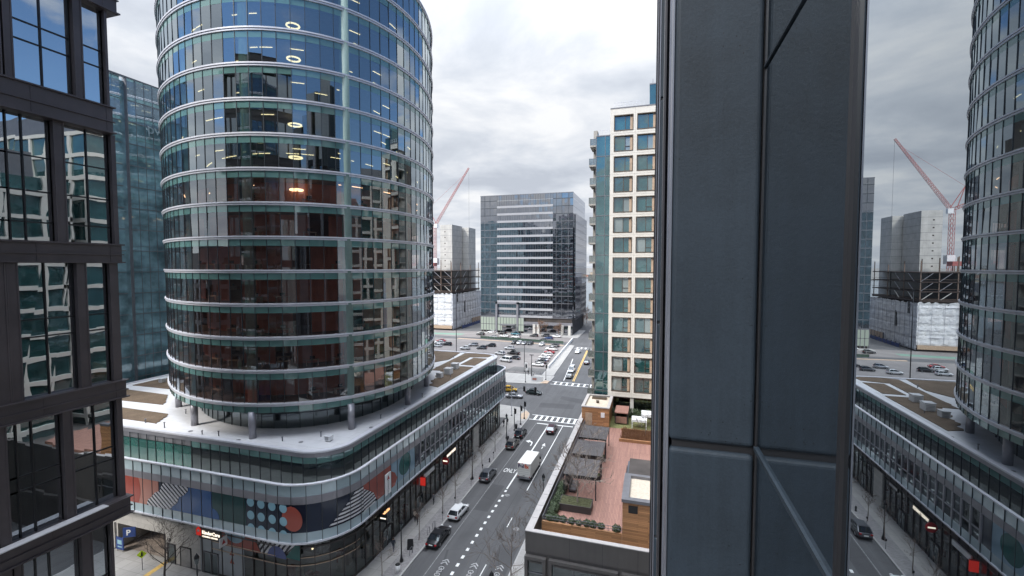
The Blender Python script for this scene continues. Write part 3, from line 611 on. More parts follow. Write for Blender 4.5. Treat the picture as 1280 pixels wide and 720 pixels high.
def in_mural(p): return (p[1] < 39 and p[0] > -66) or (p[0] > -38.6 and p[1] < 57)
b = MB(); panes(b, PBd, MUR0, MUR1, .004, skip=lambda i: not in_mural(PBd[i])); b.build('mural_panel', M['m_navy'], TW)
# second-storey windows along the street beyond the mural: slim pale fins, each with a transom
far = [p for p in PBd if not in_mural(p)]
b = MB(); panes(b, PBd, MUR0, MUR1, .01, skip=lambda i: in_mural(PBd[i])); b.keep = True; b.build('window_band', M['dark_vision'], TW)
side_pts = [p for p in PBd if p[0] > -32.4 and p[1] >= 57 and p[1] < 101]
b = MB()
for p in side_pts:
    b.box(p[0] - .05, p[0] + .14, p[1] - .12, p[1] + .12, MUR0, MUR1); b.box(p[0] - .05, p[0] + .08, p[1] + .12, p[1] + MOD - .12, 9.35, 9.5)
b.build('window_fin', M['grey_metal'], TW)
b = MB(); fins(b, PBd, 7.14, 13.46, .055, .09); b.build('mullion', M['mullion'], TW)
b = MB(); b.prism(grow(PB, -.02)[::1], 6.9, 6.98); b.build('soffit', M['mid_metal'], TW)
b = MB(); b.prism(grow(PB, -.3), 11.3, 11.42); b.build('terrace_floor', M['concrete'], TW)
b = MB(); b.use(M['interior']).prism(grow(PB, -2.2), 7.1, 11.2); b.build('interior_wall', None, TW)
# third storey
b = MB(); panes(b, PUd, 11.42, 14.25, .01, skip=lambda i: PUd[i][1] < 43 and PUd[i][0] < -56.5); b.keep = True; b.build('window_band', M['dark_vision'], TW)
b = MB(); panes(b, PUd, 11.42, 14.25, .006, skip=lambda i: not (PUd[i][1] < 43 and PUd[i][0] < -56.5)); b.build('teal_glass_bay', M['teal'], TW)
b = MB(); panes(b, PUd, 14.25, 15.05, .004, skip=lambda i: PUd[i][1] < 43 and PUd[i][0] < -56.5); b.build('spandrel_band', M['spandrel'], TW)
b = MB(); b.ring(grow(PU, -.5), grow(PU, -.16), 14.25, 15.05); b.build('metal_band', M['grey_metal'], TW)
b = MB(); fins(b, PUd, 11.42, 15.05, .06, .09); b.build('mullion', M['mullion'], TW)
b = MB(); b.use(M['grey_metal']).ring(grow(PU, -.3), grow(PU, .14), 15.05, 15.56); b.use(M['white_metal']).ring(grow(PU, -.42), grow(PU, .22), 15.56, 15.76); b.build('parapet', None, TW)
b = MB(); b.prism(grow(PU, -.4), 15.3, 15.6); b.build('podium_roof', M['membrane'], TW)
b = MB(); b.use(M['interior']).prism(grow(PU, -6.5), 11.42, 15.2); b.build('interior_wall', None, TW)
# ceiling lights glimpsed in the third storey
rnd = random.Random(3)
# planted beds with ragged inner edges, roof boxes
def bed(pts, parent=TW):
    b = MB(); b.prism(pts, 15.55, 15.69); b.build('planted_bed', M['sedum'], parent)
def ragged(p, q, n, amp, seed):
    r_ = random.Random(seed); p, q = Vector(p), Vector(q); t = (q - p).normalized(); nn = Vector((-t.y, t.x)); out = []
    for i in range(n):
        a = p + (q - p) * (i / n); c = p + (q - p) * ((i + .5) / n); o_ = r_.uniform(0, amp); out += [tuple(a + nn * o_), tuple(c + nn * o_ * .8)]
    return out
bed([(-52.5, 90.4), (-46.3, 90.6), (-44.2, 95.0), (-45.1, 103.3), (-52.5, 103.3)])
bed(ragged((-43.0, 84.0), (-43.3, 90), 5, .8, 4) + [(-43.6, 102.6), (-39.2, 104), (-36.4, 102.2), (-36.5, 99.9), (-40.6, 98.8), (-40.3, 84.2)][:: 1])
bed([(-39.5, 90.6), (-36.2, 90.6), (-36.2, 98.2), (-39.5, 98.2)])
bed([(-35.9, 72.3), (-35.9, 89.0), (-39.9, 89.0), (-39.9, 83.9)] + ragged((-40.6, 83.9), (-37.4, 72.5), 9, -.9, 9))
bed([(-89, 44.2), (-66.5, 44.2)] + ragged((-64.6, 43.8), (-67.4, 47.6), 5, -.9, 5) + [(-89, 48.0)])
bed([(-89, 50.1)] + ragged((-72.4, 50.1), (-77.0, 55.2), 5, -.9, 6) + [(-89, 55.2)])
bed([(-89, 57.4)] + ragged((-80.2, 57.4), (-84.8, 63), 5, -.9, 8) + [(-89, 63)])
def roof_box(x, y, s, lab):
    o = thing('roof_vent', lab, 'vent', (x, y, 15.6)); b = MB(); b.box(-s / 2, s / 2, -s / 2, s / 2, .12, s * .9); b.build('housing', M['white'], o, True)
    b = MB(); b.box(-s / 2 - .06, s / 2 + .06, -s / 2 - .06, s / 2 + .06, s * .9, s * .9 + .07); b.build('cap', M['membrane'], o, True)
    b = MB(); b.box(-s / 2.6, s / 2.6, -s / 2.6, s / 2.6, -.02, .12); b.build('base', M['mid_metal'], o, True)
    b = MB()
    for i in range(4): b.box(-s * .38, s * .38, -s / 2 - .03, -s / 2, .25 + i * s * .15, .25 + i * s * .15 + .05)
    b.build('louvre', M['mid_metal'], o, True)
roof_box(-38.7, 78.8, 1.05, 'smallest white roof vent nearest the tower on the brown planted bed'); roof_box(-38.3, 81.9, 1.35, 'middle white roof vent box on the brown planted bed'); roof_box(-39.0, 86.6, 1.3, 'white roof vent box farthest along the brown planted bed')
roof_box(-37.6, 45.9, .7, 'small white vent box alone at the rounded podium roof corner')
roof_box(-86.0, 60.5, .8, 'pale roof vent beside the brown planted beds left of the tower')
for i, (x, y, h) in enumerate(((-66, 44, .5), (-61.5, 43.3, .7), (-54.5, 43.0, .45), (-52, 43.2, .6), (-43, 44.2, .5), (-39.5, 46.8, .6), (-36.2, 55, .5), (-35.6, 66, .6), (-37.0, 80, .4), (-64.5, 48.5, .6), (-44, 97, .5))):
    b = MB(); b.tube([(x, y, 15.6), (x, y, 15.6 + h)], .07, 8); b.tube([(x, y, 15.6 + h), (x, y, 15.66 + h)], .13, 8); b.build('roof_pipe', M['mid_metal'], TW)
for x, y in ((-57, 43.4), (-48.5, 42.9), (-40.6, 44.6), (-35.4, 51.5), (-35.2, 60), (-35.1, 70)):
    b = MB(); b.prism(circ(x, y, .28, 14), 15.6, 15.62); b.build('roof_drain', M['mid_metal'], TW)
# ---------------- ground floor
W0, W1, OT = -66.6, -57.4, 3.7
b = MB(); b.box(-92, W0, 40.1, 40.6, 0, 6.95); b.box(W0, W1, 40.1, 40.6, OT, 6.95); b.box(W1, -51.75, 40.1, 40.6, 0.25, 6.95); b.build('stone_wall', M['stone'], TW)
b = MB(); b.box(W1, -51.75, 40.04, 40.6, 0.0, 0.25); b.box(-92, W0, 40.04, 40.6, 0, .25); b.build('wall_base', M['mid_metal'], TW)
b = MB(); b.poly([(W0, 40.6, 0.16), (W1, 40.6, 0.16), (W1, 56, .16), (W0, 56, .16)]); b.poly([(W0, 56, 0), (W1, 56, 0), (W1, 56, 5), (W0, 56, 5)]); b.poly([(W0, 40.6, 0), (W0, 56, 0), (W0, 56, 5), (W0, 40.6, 5)]); b.poly([(W1, 40.6, 0), (W1, 56, 0), (W1, 56, 5), (W1, 40.6, 5)]); b.poly([(W0, 40.6, OT), (W1, 40.6, OT), (W1, 56, OT), (W0, 56, OT)]); b.build('garage_entrance', mat('garage_wall', (0.22, 0.18, 0.15), .85), TW)
b = MB(); b.box(W0, W0 + .35, 40.3, 55, .16, OT); b.box(-63, -62.6, 47, 47.4, .16, OT); b.build('garage_pillar', M['stone'], TW)
M['louvre'] = mat('louvre_panel', (0.27, 0.265, 0.26), .6)
for x0, x1 in ((-64.6, -62.8), (-61.4, -59.6)):
    b = MB(); b.box(x0, x1, 40.06, 40.1, 5.4, 6.9)
    for i in range(8): b.box(x0, x1, 40.02, 40.06, 5.45 + i * .18, 5.52 + i * .18)
    b.build('wall_louvre', M['louvre'], TW)
for x0, x1, m_ in ((-57.05, -55.9, M['dark_vision']), (-54.9, -53.3, M['louvre'])):
    b = MB(); b.box(x0, x1, 40.05, 40.1, .16, 2.55); d = b.build('door', m_, TW)
    b = MB(); b.box(x0 - .1, x0, 40.0, 40.1, .16, 2.65); b.box(x1, x1 + .1, 40.0, 40.1, .16, 2.65); b.box(x0 - .1, x1 + .1, 40.0, 40.1, 2.55, 2.65); b.build('frame', M['dark_metal'], d)
text('121', .5, M['dark_metal'], (-57.2, 40.08, 2.95), (R(90), 0, 0), TW, 'house_number', .03)
# glazed shop front: front bay, corner, street side
gpts = [p for p in PGd if (p[1] < 44 and p[0] > -51.6) or p[0] > -39.2]
gi = [i for i in range(len(PGd)) if (PGd[i][1] < 47 and PGd[i][0] > -51.8) or PGd[i][0] > -39.2]
gpath = [PGd[i] for i in gi]
b = MB(); panes(b, gpath, .3, 5.45, .004, closed=False, skip=lambda i: gpath[i][0] < -46.6 and gpath[i][1] < 41); b.keep = True; b.build('shop_window', M['shop'], TW)
sidep = [p for p in gpath if p[0] > -33.4 and p[1] > 46]
cornp = [p for p in gpath if not (p[0] > -33.4 and p[1] > 46)]
b = MB(); panes(b, cornp + [sidep[0]], 5.45, 6.9, .002, closed=False); b.build('upper_shop_window', M['shop'], TW)
b = MB(); b.strip(sidep, 5.35, 6.92); b.build('sign_fascia', M['shopframe'], TW)
b = MB(); fins(b, gpath, .12, 6.9, .08, .14, closed=False); b.strip(grow(gpath, .07)[1:-1], .12, .42); b.strip(grow(gpath, .08)[1:-1], 5.3, 5.5); b.build('shop_mullion', M['shopframe'], TW)
b = MB(); b.strip(grow(cornp, .1)[1:-1], 3.3, 3.42); b.strip(grow(cornp, .1)[1:-1], 4.2, 4.3); b.build('corner_rail', M['tan'], TW)
b = MB(); b.use(M['interior']).prism(grow(PG, -7), .1, 6.8); b.use(M['walk']).prism(grow(PG, -.3), .02, .14); b.build('shop_interior', None, TW)
b = MB()
rnd = random.Random(8)
for i in range(46):
    p = gpath[rnd.randrange(8, len(gpath) - 10)]; dx = rnd.uniform(1.0, 3.5); hh = rnd.uniform(.8, 2.0)
    x, y = (p[0] - dx, p[1] + (1.5 if p[1] < 47 else 0)); b.use(rnd.choice([M['desk'], M['white'], M['tan'], M['m_navy'], M['m_red']])).box(x - .3, x + .3, y - .3, y + .3, .14, hh)
b.build('shop_display', None, TW)
b = MB()
for i in range(26):
    p = gpath[rnd.randrange(6, len(gpath) - 6)]; x, y = p[0] - rnd.uniform(1.2, 4), p[1] + (2 if p[1] < 46 else 0); z = rnd.uniform(3.4, 5.0); b.tube([(x, y, z), (x, y, z + .22)], .11, 8)
b.build('pendant_lamp', M['glow'], TW)
# pale stone pier, dark doors along the street side
for y0, y1 in ((81.5, 84.2),):
    b = MB(); b.box(-33.06, -32.85, y0, y1, .14, 5.4); b.build('stone_pier', M['stone'], TW)
for y in (51.2, 60.0, 68.2, 76.0, 88.0):
    b = MB(); b.box(-33.04, -32.93, y - .95, y + .95, .14, 2.5); d = b.build('door', M['dark_vision'], TW)
    b = MB(); b.box(-33.04, -32.88, y - 1.05, y - .95, .14, 2.6); b.box(-33.04, -32.88, y + .95, y + 1.05, .14, 2.6); b.box(-33.04, -32.88, y - .04, y + .04, .14, 2.6); b.box(-33.04, -32.88, y - 1.05, y + 1.05, 2.5, 2.6); b.build('frame', M['shopframe'], d)
    b = MB(); b.box(-32.86, -32.82, y - .14, y - .1, .9, 1.5); b.build('handle', M['white_metal'], d)
# ---------------- painted film on the panels: shapes in the (along, height) plane of each wall
def film_front(polys, m, s=38.5, off=.03, name='mural_shape', z0=MUR0, z1=MUR1, x0=-70, x1=-30, th=.012):
    b = MB()
    for p in polys:
        p = cliprect(p, x0, x1, z0, z1)
        if p: b.extr([(x, s - off, z) for x, z in p], (0, -th, 0))
    if b.f: b.build(name, m, TW)
def film_side(polys, m, t=-32.0, off=.03, name='mural_shape', y0=44.8, y1=56.9, z0=MUR0, z1=MUR1):
    b = MB()
    for p in polys:
        p = cliprect(p, y0, y1, z0, z1)
        if p: b.extr([(t + off, y, z) for y, z in p], (.012, 0, 0))
    if b.f: b.build(name, m, TW)
def rc(x0, x1, z0, z1): return [(x0, z0), (x1, z0), (x1, z1), (x0, z1)]
film_front([rc(-66, -56, 8, 12)], M['m_pink'], off=.02)
film_front([circ(-62.4, 9.9, 3.4, 40)], M['m_red'], off=.034)
film_front([rc(-54.6, -47.6, 8, 12)], M['m_blue'], off=.02); film_front([circ(-47.6, 8.4, 1.0, 20)], M['m_blue'], off=.036); film_front([circ(-54.6, 8.0, 1.4, 20)], M['m_blue'], off=.034)
film_front([rc(-47.6, -42.75, 8, 12)], M['m_teal'], off=.018)
blob = [(-58.1, 8.0), (-57.75, 8.9), (-57.2, 9.3), (-56.6, 9.9), (-55.7, 10.3), (-55.4, 11.0), (-55.0, 11.4), (-51.1, 11.4), (-51.3, 10.8), (-51.9, 10.3), (-52.7, 9.9), (-53.0, 9.2), (-53.7, 8.7), (-54.3, 8.2), (-54.6, 7.9)]
film_front([blob], M['m_black'], off=.05); film_front(stripes(blob, R(-38), .46, .5), M['m_white'], off=.064)
film_front([circ(-36.4, 10.0, 1.35, 36)], M['m_red'], off=.034)
dots = [(x, z) for i, x in enumerate((-42.0, -40.55, -39.05, -37.55)) for z in (11.0, 9.55, 8.1)]
for x, z in dots: film_front([circ(x, z, .50, 24)], M['m_dot'], off=.05, name='mural_dot')
sb_ = [(44.9, 10.1), (45.0, 10.6), (46.4, 9.5), (47.2, 8.9), (47.0, 8.4), (45.5, 8.2), (44.8, 8.2)]
stripe_blob = [(44.8, 8.0), (44.8, 10.9), (45.6, 10.4), (46.8, 9.5), (47.2, 8.7), (47.0, 8.0)]
film_side([[(44.8, 11.4), (44.8, 10.4), (45.6, 10.2), (46.6, 9.5), (47.3, 8.6), (47.6, 8.2), (50.3, 8.2), (51.6, 8.2), (52.2, 9.0), (51.6, 9.9), (50.8, 10.4), (50.7, 11.4)]], M['m_red'], off=.03)
film_side([stripe_blob], M['m_black'], off=.05); film_side(stripes(stripe_blob, 0.04, .42, .5), M['m_white'], off=.064)
film_side([rc(50.6, 57, 8.2, 11.4)], M['m_sky'], off=.016)
film_side([circ(54.2, 10.0, 1.55, 30, ry=1.45)], M['m_green'], off=.034)
# stripes wrapping the rounded corner
cpath = [p for p in densify(PB, .12) if p[0] > -38 and 38.5 <= p[1] <= 45.01 and p[0] > -36.2]
cpath = [(p[0], p[1]) for p in cpath if p[1] > 40.6]
cz = lambda i: MUR0 + .1 + (i / len(cpath)) * 4.4
cg = grow(cpath, .05)
bb, bw = MB(), MB()
for i in range(1, len(cpath) - 2):
    a, c = cg[i], cg[i + 1]; top = min(MUR1, cz(i + 0.5)); z = MUR0 + .02; k = 0
    while z < top:
        z2 = min(z + .21, top); (bw if k % 2 else bb).poly([(*a, z), (*c, z), (*c, z2), (*a, z2)]); z = z2; k += 1
bb.build('mural_shape', M['m_black'], TW); bw.build('mural_shape', M['m_white'], TW)
# mural over the shop doors on the front
GF = dict(s=40.1, z0=4.1, z1=6.88, x0=-48.3, x1=-36.9)
film_front([rc(-51.7, -48.3, .3, 6.9)], M['m_grey'], s=40.1, off=.03, z0=.14, z1=6.9, x0=-51.7, x1=-48.3)
film_front([rc(-48.3, -46.6, .14, 6.9)], M['m_grey'], s=40.1, off=.03, z0=.14, z1=6.9, x0=-48.3, x1=-44.9); film_front([rc(-46.6, -44.9, .14, 4.1)], M['m_grey'], s=40.1, off=.03, z0=.14, z1=4.1, x0=-46.6, x1=-44.9)
film_front([[(-48.3, 6.9), (-48.3, 4.1), (-42.4, 4.1), (-43.2, 5.6), (-43.5, 6.9)]], M['m_red'], off=.05, **GF)
film_front([circ(-46.2, 6.3, 1.65, 30)], M['m_sky'], off=.066, **GF)
tri = [(-43.6, 6.9), (-43.0, 5.6), (-42.3, 4.2), (-38.9, 4.8), (-37.6, 5.9), (-37.2, 6.9)]
film_front([tri], M['m_black'], off=.05, **GF); film_front(stripes(tri, R(52), .52, .5), M['m_white'], off=.066, **GF)
film_front([circ(-40.1, 4.1, 1.3, 30, 0, math.pi)], M['m_violet'], off=.082, **GF)
film_front([[(-38.9, 4.3), (-36.9, 4.3), (-36.9, 6.0), (-37.6, 5.9)]], M['m_green'], off=.07, **GF)
for z in (2.35, 3.35):
    film_front([[(-47.1, z - .3), (-46.4, z - .3), (-46.75, z + .4)]], M['m_red'], s=40.1, off=.05, z0=.2, z1=4.0)
b = MB(); b.box(-51.1, -48.9, 40.0, 40.06, .16, 2.7); d = b.build('door', M['dark_vision'], TW)
b = MB()
for x in (-51.15, -50.02, -48.92): b.box(x, x + .1, 39.94, 40.05, .16, 2.8)
b.box(-51.15, -48.82, 39.94, 40.05, 2.7, 2.8); b.build('frame', M['mid_metal'], d)
# ---------------- signs on the podium (each a thing)
def sign_box(name, lab, c, half_, m, group=None):
    o = thing(name, lab, 'sign', c, group); b = MB(); b.obox((0, 0, 0), (half_[0], 0, 0), (0, half_[1], 0), (0, 0, half_[2])); b.build('sign_panel', m, o, True); return o
o = sign_box('shop_sign', 'black childcare sign with lit white lettering and red schoolhouse logo', (-50.0, 39.98, 5.35), (1.65, .06, .95), M['black'])
text('KinderCare', .58, M['glow2'], (-51.12, 39.9, 5.0), (R(90), 0, 0), o, 'lettering', .02, sx=1.0, bold=.012); text('LEARNING CENTERS', .26, M['glow2'], (-51.1, 39.9, 4.62), (R(90), 0, 0), o, 'lettering', .02)
b = MB(); b.extr([(-2.0, -.1, -.62), (-1.25, -.1, -.62), (-1.25, -.1, .1), (-1.62, -.1, .5), (-2.0, -.1, .1)], (0, -.03, 0)); b.build('logo', M['glowred'], o, True)
b = MB(); b.extr([(x - 1.62, -.14, z - .02) for x, z in circ(0, 0, .16, 14)], (0, -.02, 0)); b.build('logo', M['white'], o, True)
o = sign_box('parking_sign', 'blue square projecting parking sign with white letter above the garage entrance', (-62.55, 39.3, 3.5), (.05, .7, .62), mat('sign_blue', (0.02, 0.05, 0.19), .45))
text('P', 1.0, M['white'], (-62.49, 38.95, 3.15), (R(90), 0, R(90)), o, 'lettering', .01, bold=.02)
o.rotation_euler = (0, 0, R(-62))
o = sign_box('entrance_sign', 'blue notice panel standing beside the garage entrance', (-65.3, 39.9, 1.2), (.65, .05, .8), MATS['sign_blue'])
b = MB(); b.box(-.4, .4, -.07, -.05, -.1, .45); b.box(-.4, .4, -.07, -.05, -.5, -.35); b.build('pictogram', M['m_dot'], o, True)
b = MB(); b.box(-.5, -.44, -.03, .03, -1.05, -.8); b.box(.44, .5, -.03, .03, -1.05, -.8); b.build('leg', M['mid_metal'], o, True)
o = sign_box('hanging_sign', 'small white blade sign with red logo over the childcare door', (-47.4, 39.55, 4.9), (.04, .5, .55), M['white'])
b = MB(); b.extr([(.05, -.25, -.25), (.05, .25, -.25), (.05, 0, .3)], (.01, 0, 0)); b.build('logo', M['sign_red'], o, True); b = MB(); b.box(-.02, .02, .4, .6, .45, .5); b.build('bracket', M['dark_metal'], o, True)
# white vertical banner on the mural
o = thing('wall_banner', 'tall white vertical banner with a red emblem on the mural', 'banner', (-31.82, 49.75, 9.3)); b = MB(); b.box(-.05, .05, -.62, .62, -1.35, 1.35); b.build('banner_cloth', M['white'], o, True)
b = MB(); b.extr([(.06, -.3, .55), (.06, .3, .55), (.06, 0, 1.1)], (.01, 0, 0)); b.build('emblem', M['sign_red'], o, True)
text('KinderCare', .38, M['mid_metal'], (-31.755, 49.62, 9.75), (0, R(90), R(0)), o, 'lettering', .006)
M_sig = dict(lit=M['glow2'])
o = sign_box('shop_sign', 'orange lit lettering sign low on the fascia near the striped corner', (-32.86, 50.6, 4.95), (.06, 1.15, .3), M['shopframe'])
b = MB()
rnd = random.Random(2)
for i in range(8): b.box(.06, .09, -1.05 + i * .26, -.88 + i * .26, -.18, rnd.choice((.1, .2)))
b.build('lit_tube', emit('sign_orange', (1.0, .50, .22), 1.3), o, True)
o = sign_box('blade_sign', 'small square black blade sign with white stripe projecting from the shop front', (-32.35, 49.4, 4.85), (.55, .05, .5), M['black']); b = MB(); b.box(-.4, .4, -.07, -.05, -.08, .08); b.box(-.4, .4, .05, .07, -.08, .08); b.build('stripe', M['glow2'], o, True)
o = sign_box('blade_sign', 'red lit rectangular blade sign projecting over the sidewalk', (-32.5, 60.2, 4.7), (.38, .12, .62), M['glowred']); [MB().box(-.4, .4, -.14, .14, z, z + .05).build('frame', M['sign_red'], o, True) for z in (.62, -.67)]
o = sign_box('shop_sign', 'long plain white sign box between the red blade sign and the round sign', (-32.85, 62.9, 4.9), (.08, 1.65, .32), M['white'])
o = thing('blade_sign', 'round red projecting sign with a white bar', 'sign', (-32.3, 67.6, 4.75)); b = MB(); b.extr([(x, -.06, z) for x, z in circ(0, 0, .62, 24)], (0, .12, 0)); b.build('sign_panel', M['sign_red'], o, True); b = MB(); b.box(-.4, .4, -.08, -.06, -.1, .1); b.box(-.4, .4, .06, .08, -.1, .1); b.build('stripe', M['glow2'], o, True); b = MB(); b.box(-.75, -.55, -.03, .03, -.03, .03); b.build('bracket', M['dark_metal'], o, True)
o = thing('shop_sign', 'white capital lettering sign on the dark fascia past the round red sign', 'sign', (-32.9, 71.2, 4.75)); b = MB(); b.box(-.05, .04, -2.0, 2.0, -.4, .4); b.build('sign_panel', M['shopframe'], o, True)
text('WARBY PARKER', .62, M['glow2'], (-32.84, 69.35, 4.52), (R(90), 0, R(90)), o, 'lettering', .02, sx=.80, bold=.01)
o = sign_box('shop_sign', 'small pale sign on the fascia beside the stone pier', (-32.88, 78.2, 5.0), (.06, 1.3, .3), M['shopframe'])
b = MB()
for i in range(7): b.box(.06, .08, -1.1 + i * .32, -.9 + i * .32, -.16, .16)
b.build('letter_block', M['white'], o, True)
# ================================================================== DARK BRONZE OFFICE BUILDING ON THE LEFT
LB = thing('bronze_office_building', 'dark bronze metal and glass office building at the left edge of the view', 'building', (-50, 0, 0))
XL = -33.1
tiers = [(47.1, 53.0, 19.03, [(16.1, 17.37), (17.44, 18.72), (19.29, 20.46)], [(15.68, 16.07), (18.80, 19.25)], 20.6, (49.45, 50.47)),
         (38.45, 45.4, 0, [(15.3, 16.42), (16.50, 17.70), (18.21, 19.43), (19.53, 20.66)], [(14.7, 15.22), (17.70, 18.21)], 20.92, (41.25, 39.5, 43.2)),
         (29.6, 37.2, 0, [(15.88, 17.10), (17.19, 18.45), (19.04, 20.28)], [(15.37, 15.86), (18.51, 19.02)], 20.76, (33.0, 34.0)),
         (21.9, 28.4, 0, [(15.08, 16.2), (16.3, 17.5), (18.0, 19.2), (19.3, 20.36)], [(14.6, 15.06), (17.50, 17.98)], 20.68, (24.5, 25.3)),
         (13.4, 20.7, 0, [(15.6, 16.8), (16.92, 18.2), (18.85, 19.84)], [(15.1, 15.55), (18.25, 18.82)], 20.0, (16.2, 17.0)),
         (55.0, 61.5, 0, [(16.1, 17.37), (17.44, 18.72), (19.29, 20.46)], [(15.68, 16.07), (18.80, 19.25)], 21.1, (58.0, 59.0)),
         (63.4, 69.6, 0, [(16.1, 17.37), (17.44, 18.72), (19.29, 20.46)], [(15.68, 16.07), (18.80, 19.25)], 20.6, (66.0, 67.0)),
         (6.2, 11.8, 0, [(15.6, 16.8), (16.92, 18.2), (18.85, 19.84)], [(15.1, 15.55), (18.25, 18.82)], 20.0, (9.0,))]
xouts = {0: -32.95, 1: -33.12, 2: -33.1, 3: -33.1, 4: -33.3, 5: -32.95, 6: -33.0, 7: -33.3}
PER = 3.66
for ti, (z0, z1, _, pns, piers, end, trs) in enumerate(tiers):
    xo = xouts[ti]; xg = xo - 0.34
    w_ = MB(); pr = MB(); ml = MB()
    for rep in range(0, 12):
        sh = -PER * rep
        for (a, c) in pns:
            if rep and a > 19.0: continue
            w_.poly([(xg + random.gauss(0, .004), a + sh, z0), (xg + random.gauss(0, .004), c + sh, z0), (xg + random.gauss(0, .004), c + sh, z1), (xg + random.gauss(0, .004), a + sh, z1)])
            for t_ in trs: ml.box(xg - .02, xg + .05, a + sh, c + sh, t_ - .04, t_ + .04)
            ml.box(xg - .05, xg + .08, c + sh, c + sh + .07, z0, z1)
        for (a, c) in piers:
            pr.box(xg - .1, xo + .02, a + sh, c + sh, z0, z1); pr.box(xo + .02, xo + .05, a + sh, a + sh + .07, z0, z1); pr.box(xo + .02, xo + .05, c + sh - .07, c + sh, z0, z1)
    pr.box(xg - .1, xo, pns[-1][1], end, z0, z1)
    w_.poly([(xo - .3, end - .02, z0), (xo - 30, end - .02, z0), (xo - 30, end - .02, z1), (xo - .3, end - .02, z1)])
    for i in range(19): pr.box(xo - .5 - i * 1.6 - .08, xo - .5 - i * 1.6 + .08, end - .05, end + .12, z0, z1)
    w_.build('window_band', M['leftglass'], LB); pr.build('pier', M['leftbrown'], LB); ml.build('mullion', M['black'], LB)
bands = [(53.0, 55.0, 21.1, -32.8), (45.4, 47.1, 20.66, -32.85), (37.2, 38.45, 20.96, -33.0), (28.4, 29.6, 20.9, -33.0), (20.7, 21.9, 20.75, -32.8), (11.8, 13.4, 20.1, -33.1), (61.5, 63.4, 21.0, -32.9), (69.6, 71.5, 21, -32.8), (4.6, 6.2, 20.1, -33.1)]
for z0, z1, end, xo in bands:
    b = MB(); b.box(-70, xo, -30, end, z0, z1); b.box(-70, xo + .14, -30, end + .12, z1 - .10, z1 - .02); b.box(-70, xo + .10, -30, end + .08, z0 + .42 * (z1 - z0), z0 + .42 * (z1 - z0) + .06); b.box(-70, xo + .14, -30, end + .12, z0 + .02, z0 + .1)
    for i in range(14): b.box(xo, xo + .02, 20.3 - i * 3.66, 20.33 - i * 3.66, z0 + .1, z1 - .1)
    b.build('spandrel_panel', M['leftbrown'], LB)
b = MB(); b.box(-33.0, -32.45, -30, 19.3, 21.9, 21.96); b.build('ledge', M['ledge'], LB)
b = MB(); b.use(M['interior']).box(-70, -33.7, -30, 19.8, 0, 71); b.build('body', None, LB)
b = MB(); b.box(-33.45, -33.3, -30, 19.9, 0.2, 4.6); b.build('shop_window', M['leftglass'], LB)

# ================================================================== BLUE GLASS OFFICE BLOCK BEHIND THE LEFT BUILDING
GB = thing('blue_glass_office', 'pale blue green glass office block between the bronze building and curved tower', 'building', (-90, 70, 0))
XG = -96.0
s0, ztop = on_side(157, 97, XG)
sl = on_side(150, 97, XG)[0]
ft = 4.1
nfl = int(ztop // ft)
b = MB(); b.box(-150, XG - .6, s0 - 30, s0 + 75, 0, ztop - .6); b.build('body', M['blueglass'], GB)
for k in range(nfl + 1):
    z0 = ztop - (k + 1) * ft; z1 = ztop - k * ft
    if z1 < 8: break
    b = MB(); rnd = random.Random(k)
    for (ya, yb, xx) in ((s0, s0 + 75, XG), (s0 - 30, s0 - 0.9, XG - .4)):
        n = int((yb - ya) / 1.55)
        for i in range(n):
            p, q = ya + (yb - ya) * i / n, ya + (yb - ya) * (i + 1) / n; a, c = rnd.gauss(0, .006), rnd.gauss(0, .006)
            b.poly([(xx + a, p, z0 + .02), (xx + c, q, z0 + .02), (xx - a, q, z1 - .02), (xx - c, p, z1 - .02)])
    b.poly([(XG - .4, s0 - 30, z0), (-150, s0 - 30, z0), (-150, s0 - 30, z1), (XG - .4, s0 - 30, z1)]); b.poly([(XG, s0, z0), (XG - 2, s0, z0), (XG - 2, s0, z1), (XG, s0, z1)])
    b.keep = True
    b.build('window_band', M['blueglass'] if k > 1 else M['skyglass'], GB)
    m = MB(); m.box(XG - .05, XG + .07, s0, s0 + 75, z0 - .07, z0 + .07); m.box(XG - .45, XG - .33, s0 - 30, s0 - 0.9, z0 - .07, z0 + .07)
    if k > 1: m.box(XG - .05, XG + .03, s0, s0 + 75, z0 + .9, z0 + .95)
    m.build('floor_band', M['mid_metal'], GB)
m = MB()
for i in range(48):
    y = s0 + i * 75 / 48
    m.box(XG - .04, XG + .06, y - .03, y + .03, 8, ztop)
for i in range(19): m.box(XG - .44, XG - .34, s0 - 30 + i * 1.47 - .03, s0 - 30 + i * 1.47 + .03, 8, ztop)
m.box(XG - 1.0, XG + .12, s0 - .06, s0 + .06, 8, ztop); m.box(XG - .6, XG + .15, s0 - 30, s0 + 75, ztop, ztop + .25)
m.build('mullion', M['mid_metal'], GB)
o = thing('company_sign', 'white outlined lettering high on the blue glass office block', 'sign', (XG + .15, s0 + 10.0, ztop - 9.2))
text('pwc', 2.7, M['frit'], (XG + .2, on_side(183, 160, XG)[0], on_side(183, 166, XG)[1]), (R(90), 0, R(90)), o, 'lettering', .08)

